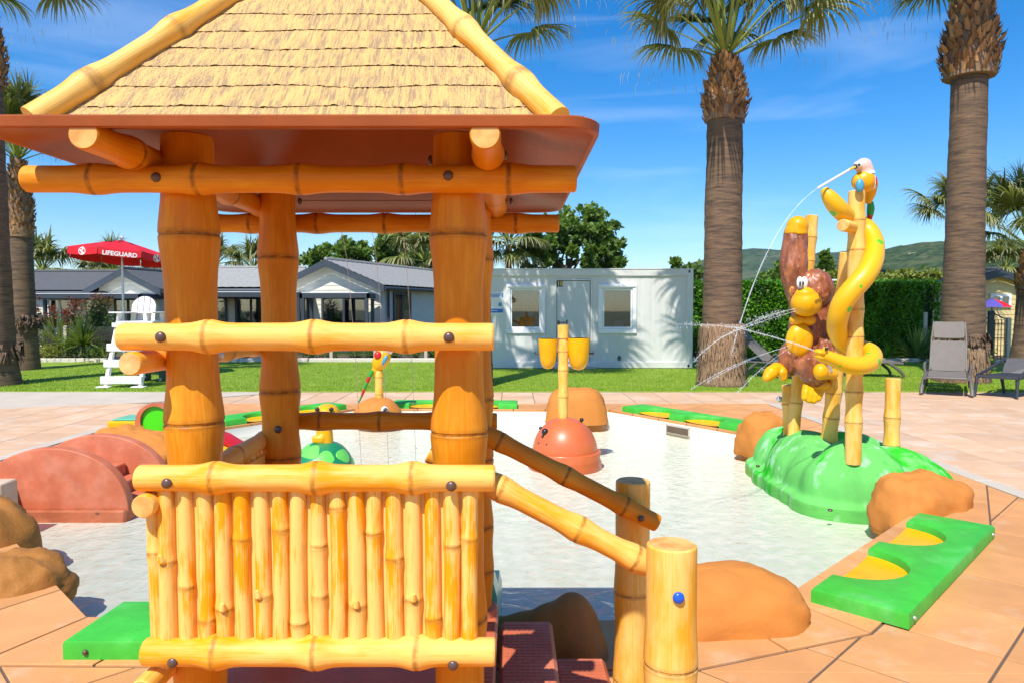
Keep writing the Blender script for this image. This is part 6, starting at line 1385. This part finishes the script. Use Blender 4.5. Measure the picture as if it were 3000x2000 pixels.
q = G(2450, 1125); lounger('taupe sun lounger lying beside the palm trunk, half hidden behind the monkey', 6.70, 15.4, R(48), 42, .02)
q = P(2640, 1105, 16.2); lounger('dark lounger on the lawn whose foot end shows right of the bamboo posts', P(2628, 1100, 16.3).x, 16.3, R(82), 12, .02, False)
# charcoal resin chair
ct = thing('garden_chair', G(2930, 1165), 'charcoal resin armchair cut by the right edge beside the taupe lounger', 'armchair'); cY = 12.6
def cp(px, py, Y): return P(px, py, Y)
for (a, b_) in (((2862, 1100, 12.75), (2856, 1150, 12.7)), ((2981, 1112, 12.35), (2979, 1163, 12.30)), ((2935, 1104, 13.2), (2942, 1143, 13.2)), ((3040, 1104, 13.0), (3042, 1140, 13.0))):
    mb = MB(); p0, p1 = cp(*a), cp(*b_); p1.z = .0; mb.tube([p0, p1], [.032, .022], 8); mb.obj('leg', MT['charcoal'], ct)
mb = MB(); A = [cp(2860, 1100, 12.75), cp(2985, 1112, 12.3), cp(3060, 1108, 12.9), cp(2940, 1098, 13.25)]
mb.prism([(p.x, p.y) for p in A], .05, Matrix.Translation((0, 0, A[0].z - .03)), .01); mb.obj('seat', MT['charcoal'], ct, fix=True)
mb = MB(); B0 = [cp(2935, 1100, 13.15), cp(2946, 1048, 13.35), cp(3075, 1052, 13.0), cp(3065, 1106, 12.85)]
mb.add(B0 + [p + Vector((.02, .05, 0)) for p in B0], [(0, 1, 2, 3), (7, 6, 5, 4), (0, 4, 5, 1), (1, 5, 6, 2), (2, 6, 7, 3), (3, 7, 4, 0)]); mb.obj('backrest', MT['charcoal'], ct, fix=True, smooth=False)
for a, b_, c in (((2862, 1098, 12.75), (2900, 1078, 12.9), (2945, 1050, 13.3)), ((2985, 1108, 12.3), (3010, 1082, 12.5), (3072, 1056, 12.95))):
    mb = MB(); mb.tube([cp(*a), cp(*b_), cp(*c)], .026, 8); mb.obj('armrest', MT['charcoal'], ct)

# ---- lifeguard chair and parasol
lc = thing('lifeguard_chair', (P(380, 1137, 14.3).x, 14.3, .03), 'tall white lifeguard chair with ladder steps and rounded grey slat back', 'lifeguard chair')
def bar(name, a, b, w, mt='chair_white'):
    mb = MB(); a = Vector(a); b = Vector(b); d = b - a; M_ = d.to_track_quat('Z', 'Y').to_matrix().to_4x4(); mb.box((0, 0, 0), (w[0], w[1], d.length), bev=.008); mb.v = [tuple((a + b) / 2 + (M_ @ Vector(v))) for v in mb.v]; return mb.obj(name, MT[mt], lc)
F0, B0y = 14.0, 15.1; xl0, xl1, xr0, xr1 = P(310, 1137, 14).x, P(345, 950, 14.3).x, P(404, 1137, 14).x, P(440, 950, 14.3).x
zs = P(380, 948, 14.3).z
bar('leg', (xl0, F0, .03), (xl1, 14.3, zs), (.09, .06)); bar('leg', (xr0 + .05, F0, .03), (xr1, 14.3, zs), (.09, .06)); bar('leg', (xl0 + .06, B0y + .35, .03), (xl1, B0y, zs), (.09, .06)); bar('leg', (xr0 + .25, B0y + .35, .03), (xr1, B0y, zs), (.09, .06))
for x, y in ((xl0, F0), (xr0 + .05, F0)): mb = MB(); mb.box((x, y - .06, .035), (.26, .16, .03), bev=.01); mb.obj('foot_pad', MT['chair_white'], lc)
for k, py in enumerate((1111, 1064, 1018)):
    z = P(350, py, 14.1).z; f = (z - .03) / (zs - .03); xa = xl0 + (xl1 - xl0) * f; xb = xr0 + .05 + (xr1 - xr0 - .05) * f; y = F0 + .3 * f
    mb = MB(); mb.box(((xa + xb) / 2 - .03, y - .05, z), (xb - xa + .14, .05, .15), bev=.01); mb.obj('step', MT['chair_white'], lc)
    mb = MB(); mb.box(((xa + xb) / 2, y + .08, z + .05), (xb - xa, .20, .03), bev=.008); mb.obj('tread', MT['chair_white'], lc)
mb = MB(); mb.box(((xl1 + xr1) / 2, 14.24, zs - .03), (xr1 - xl1 + .16, .05, .09), bev=.01); mb.obj('front_board', MT['chair_white'], lc)
for k in range(5): mb = MB(); mb.box(((xl1 + xr1) / 2, 14.38 + k * .165, zs + .03), (xr1 - xl1 + .10, .15, .03), bev=.008); mb.obj('seat_board', MT['chair_white'], lc)
nb = 4; bx0, bx1 = P(379, 900, 15).x, P(451, 900, 15).x; zc = P(1, 905, 15).z; zt2 = P(1, 868, 15).z; zb2 = zs + .04
for k in range(nb):
    xa, xb = bx0 + (bx1 - bx0) * k / nb + .006, bx0 + (bx1 - bx0) * (k + 1) / nb - .006; cxm = (bx0 + bx1) / 2; hw = (bx1 - bx0) / 2
    top = lambda x: zc + (zt2 - zc) * math.sqrt(max(0, 1 - ((x - cxm) / (hw * 1.02)) ** 2))
    o_ = [(xa, zb2), (xb, zb2)] + [(xb + (xa - xb) * i / 6, top(xb + (xa - xb) * i / 6)) for i in range(7)]
    mb = MB(); mb.prism(o_, .03, Matrix(((1, 0, 0, 0), (0, 0, -1, 15.05), (0, 1, 0, 0), (0, 0, 0, 1))), .004); mb.v = [(v[0], v[1] + (v[2] - zb2) * .22, v[2]) for v in mb.v]; mb.obj('back_slat', MT['chair_grey'], lc, fix=True, smooth=False)
for px0, px1 in ((333, 374), (416, 463)):
    z = P(1, 916, 14.5).z; xa, xb = P(px0, 916, 14.5).x, P(px1, 916, 14.5).x
    mb = MB(); mb.box(((xa + xb) / 2, 14.72, z), (xb - xa, .85, .03), bev=.01); mb.obj('armrest', MT['chair_white'], lc)
    bar('arm_support', ((xa + xb) / 2, 14.42, zs), ((xa + xb) / 2 + .02, 14.42, z), (.16, .03)); bar('arm_support', ((xa + xb) / 2, 15.0, zs), ((xa + xb) / 2, 15.0, z), (.10, .03))
bx = thing('storage_bench', (P(455, 1120, 15.2).x, 15.2, .03), 'dark green plastic bench standing right of the lifeguard chair on the lawn', 'bench')
q0, q1 = P(408, 1100, 15.2), P(486, 1100, 15.2)
mb = MB(); mb.box(((q0.x + q1.x) / 2, 15.3, .40), (q1.x - q0.x, .5, .10), bev=.02); mb.obj('seat', MT['green_box'], bx); mb = MB(); mb.box(((q0.x + q1.x) / 2, 15.1, .30), (q1.x - q0.x - .05, .05, .18), bev=.015); mb.obj('front_panel', MT['green_box'], bx)
for x in (q0.x + .06, q1.x - .06): mb = MB(); mb.box((x, 15.3, .19), (.07, .45, .34), bev=.01); mb.obj('leg', MT['green_box'], bx)
um = thing('parasol', (P(360, 1000, 15.9).x, 15.9, .03), 'red LIFEGUARD parasol with white lettering above the white chair', 'parasol'); uY = 15.9
ux = P(361, 900, uY).x; tip = P(358, 704, uY).z; UR = 1.06; zr_ = P(358, 742, 13.9).z - .0; tilt = Matrix.Translation((ux, uY, tip)) @ Matrix.Rotation(R(-4), 4, 'X') @ Matrix.Rotation(R(3), 4, 'Y')
dz = -.30; nS = 8; off = R(-22.5 + 28); mb = MB(); V = []; rows = 8
def cpt(a_i, t, d=0.0):
    k = int(math.floor(a_i)); f = a_i - k; a0 = off + k * 2 * math.pi / nS - math.pi / 2; a1 = a0 + 2 * math.pi / nS
    p = Vector((math.cos(a0), math.sin(a0), 0)).lerp(Vector((math.cos(a1), math.sin(a1), 0)), f) * UR * t; sag = .03 * math.sin(f * math.pi) * t
    return tilt @ (Vector((p.x, p.y, dz * (t ** 1.08) - sag)) + Vector((0, 0, d)))
n_a = nS * 6
for j in range(rows + 1):
    for i in range(n_a): V.append(cpt(i / 6, max(.02, j / rows)))
mb.add(V, [(j * n_a + i, j * n_a + (i + 1) % n_a, (j + 1) * n_a + (i + 1) % n_a, (j + 1) * n_a + i) for j in range(rows) for i in range(n_a)]); cn = mb.obj('canopy', MT['red'], um, angle=25)
VH = .145
for s in range(nS):
    mb = MB(); V = []
    for j in range(3):
        for i in range(7):
            f = s + .012 + .976 * i / 6; f = min(f, s + .995); p = cpt(f, 1.0); V.append(p + (tilt.to_3x3() @ Vector((0, 0, -VH * j / 2))))
    mb.add(V, [(j * 7 + i, j * 7 + i + 1, (j + 1) * 7 + i + 1, (j + 1) * 7 + i) for j in range(2) for i in range(6)]); va = mb.obj('valance', MT['red'], um, angle=None)
    p0, p1 = cpt(s + .02, 1.0), cpt(s + .98, 1.0); mid = (p0 + p1) / 2; ex = (p1 - p0).normalized(); ez = (tilt.to_3x3() @ Vector((0, 0, 1))).normalized(); ey = ez.cross(ex).normalized(); ez = ex.cross(ey)
    outward = mid - (tilt @ Vector((0, 0, dz))); nrm = -ey if (-ey).dot(outward) > 0 else ey
    MM = Matrix(((ex.x, ez.x, nrm.x, 0), (ex.y, ez.y, nrm.y, 0), (ex.z, ez.z, nrm.z, 0), (0, 0, 0, 1))); MM.translation = mid - ez * (VH * .58) + nrm * .006 - Vector((0, 0, .03))
    if mid.y < uY + .3:
        if s % 2 == 0: text_obj('lettering', 'LIFEGUARD', .125, MM, MT['white'], va, .001, bold=.004)
        else:      # round white life-ring emblem
            mb = MB(); n = 24
            V = [MM @ Vector((r_ * math.cos(2 * math.pi * i / n) * 1.15, .02 + r_ * math.sin(2 * math.pi * i / n), 0)) for r_ in (.082, .066) for i in range(n)]; mb.add(V, [(i, (i + 1) % n, n + (i + 1) % n, n + i) for i in range(n)])
            for pts_ in (((-.06, .05), (-.01, .035), (-.035, .0), (-.065, .015)), ((.0, .105), (.045, .09), (.03, .02), (-.005, .04)), ((-.03, -.02), (.03, .0), (.06, -.03), (.01, -.055)), ((-.015, .03), (.03, .0), (.005, -.03), (-.045, .005))): mb.add([MM @ Vector((a * 1.0, b + .01, .0005)) for a, b in pts_], [(0, 1, 2, 3)])
            mb.obj('emblem', MT['white'], va, smooth=False)
for s in range(nS):
    mb = MB(); mb.tube([tilt @ Vector((0, 0, dz * .1 - .08)), cpt(s, .98, -.02)], .009, 5); mb.obj('rib', MT['steel'], um)
mb = MB(); mb.tube([(ux, uY, .03), (ux, uY, 1.5), tilt @ Vector((0, 0, .03))], [.026, .026, .022], 12); mb.obj('pole', MT['steel'], um)
mb = MB(); mb.ball(tilt @ Vector((0, 0, .05)), (.04, .04, .045), 12, 8); mb.obj('finial', MT['white'], um)
# small parasol by the yellow cabin
pu = thing('parasol', (gx(2906, 22.5), 22.5, 0), 'small purple and dark red parasol in front of the yellow cabin', 'parasol'); zc_ = P(1, 888, 22.5).z
for k, mt in enumerate(('purple', 'red')):
    mb = MB(); V = []; n = 10
    for j in range(5):
        for i in range(n + 1):
            a = math.pi * (.5 + i / n) + math.pi * k; V.append((gx(2906, 22.5) + math.cos(a) * .55 * j / 4, 22.5 + math.sin(a) * .55 * j / 4, zc_ + .13 - .26 * (j / 4) ** 1.5))
    mb.add(V, [(j * (n + 1) + i, j * (n + 1) + i + 1, (j + 1) * (n + 1) + i + 1, (j + 1) * (n + 1) + i) for j in range(4) for i in range(n)]); mb.obj('canopy', MT[mt], pu, angle=None)
mb = MB(); mb.tube([(gx(2906, 22.5), 22.5, 0), (gx(2906, 22.5), 22.5, zc_ + .14)], .018, 8); mb.obj('pole', MT['charcoal'], pu)
gt = thing('garden_gate', (gx(2925, 19.6), 19.6, 0), 'black metal gate between grey posts in front of the yellow cabin', 'gate'); g0, g1 = gx(2888, 19.6), gx(2945, 19.6)
for i in range(7):
    x = g0 + (g1 - g0) * i / 6; mb = MB(); mb.tube([(x, 19.6, .15), (x, 19.6, 1.25)], .011, 6); mb.obj('bar', MT['black'], gt)
for z in (.2, .75, 1.15): mb = MB(); mb.tube([(g0, 19.6, z), (g1, 19.6, z)], .014, 6); mb.obj('cross_bar', MT['black'], gt)
mb = MB(); mb.tube([(g0 - .05, 19.6, 1.2), ((g0 + g1) / 2 - .1, 19.6, 1.45), (g1, 19.6, 1.28)], .018, 6); mb.obj('arched_top', MT['black'], gt)
mb = MB(); mb.box(((g0 + g1) / 2 - .1, 19.62, .75), (.16, .06, 1.5)); mb.obj('centre_post', MT['charcoal'], gt)
mb = MB(); mb.box((g1 + .10, 19.6, .66), (.10, .10, 1.3)); mb.obj('gate_post', MT['concrete'], gt)

# ================================================================== THE AIR
hz, hN, hL, hb = nodes_of('summer_haze'); hN.remove(hb)
pv = hN.new('ShaderNodeVolumePrincipled'); pv.inputs['Color'].default_value = (.80, .88, 1.0, 1); pv.inputs['Density'].default_value = .00009; pv.inputs['Anisotropy'].default_value = .3
hL.new(pv.outputs[0], hN['Material Output'].inputs['Volume'])
me = MB().box((0, 1100, 78), (5200, 3100, 166)).mesh('haze', hz, (0, 1100, 78), smooth=False); tag(link_mesh("haze", me, None, (0, 1100, 78)), kind='stuff')
scene.cycles.volume_bounces = 0
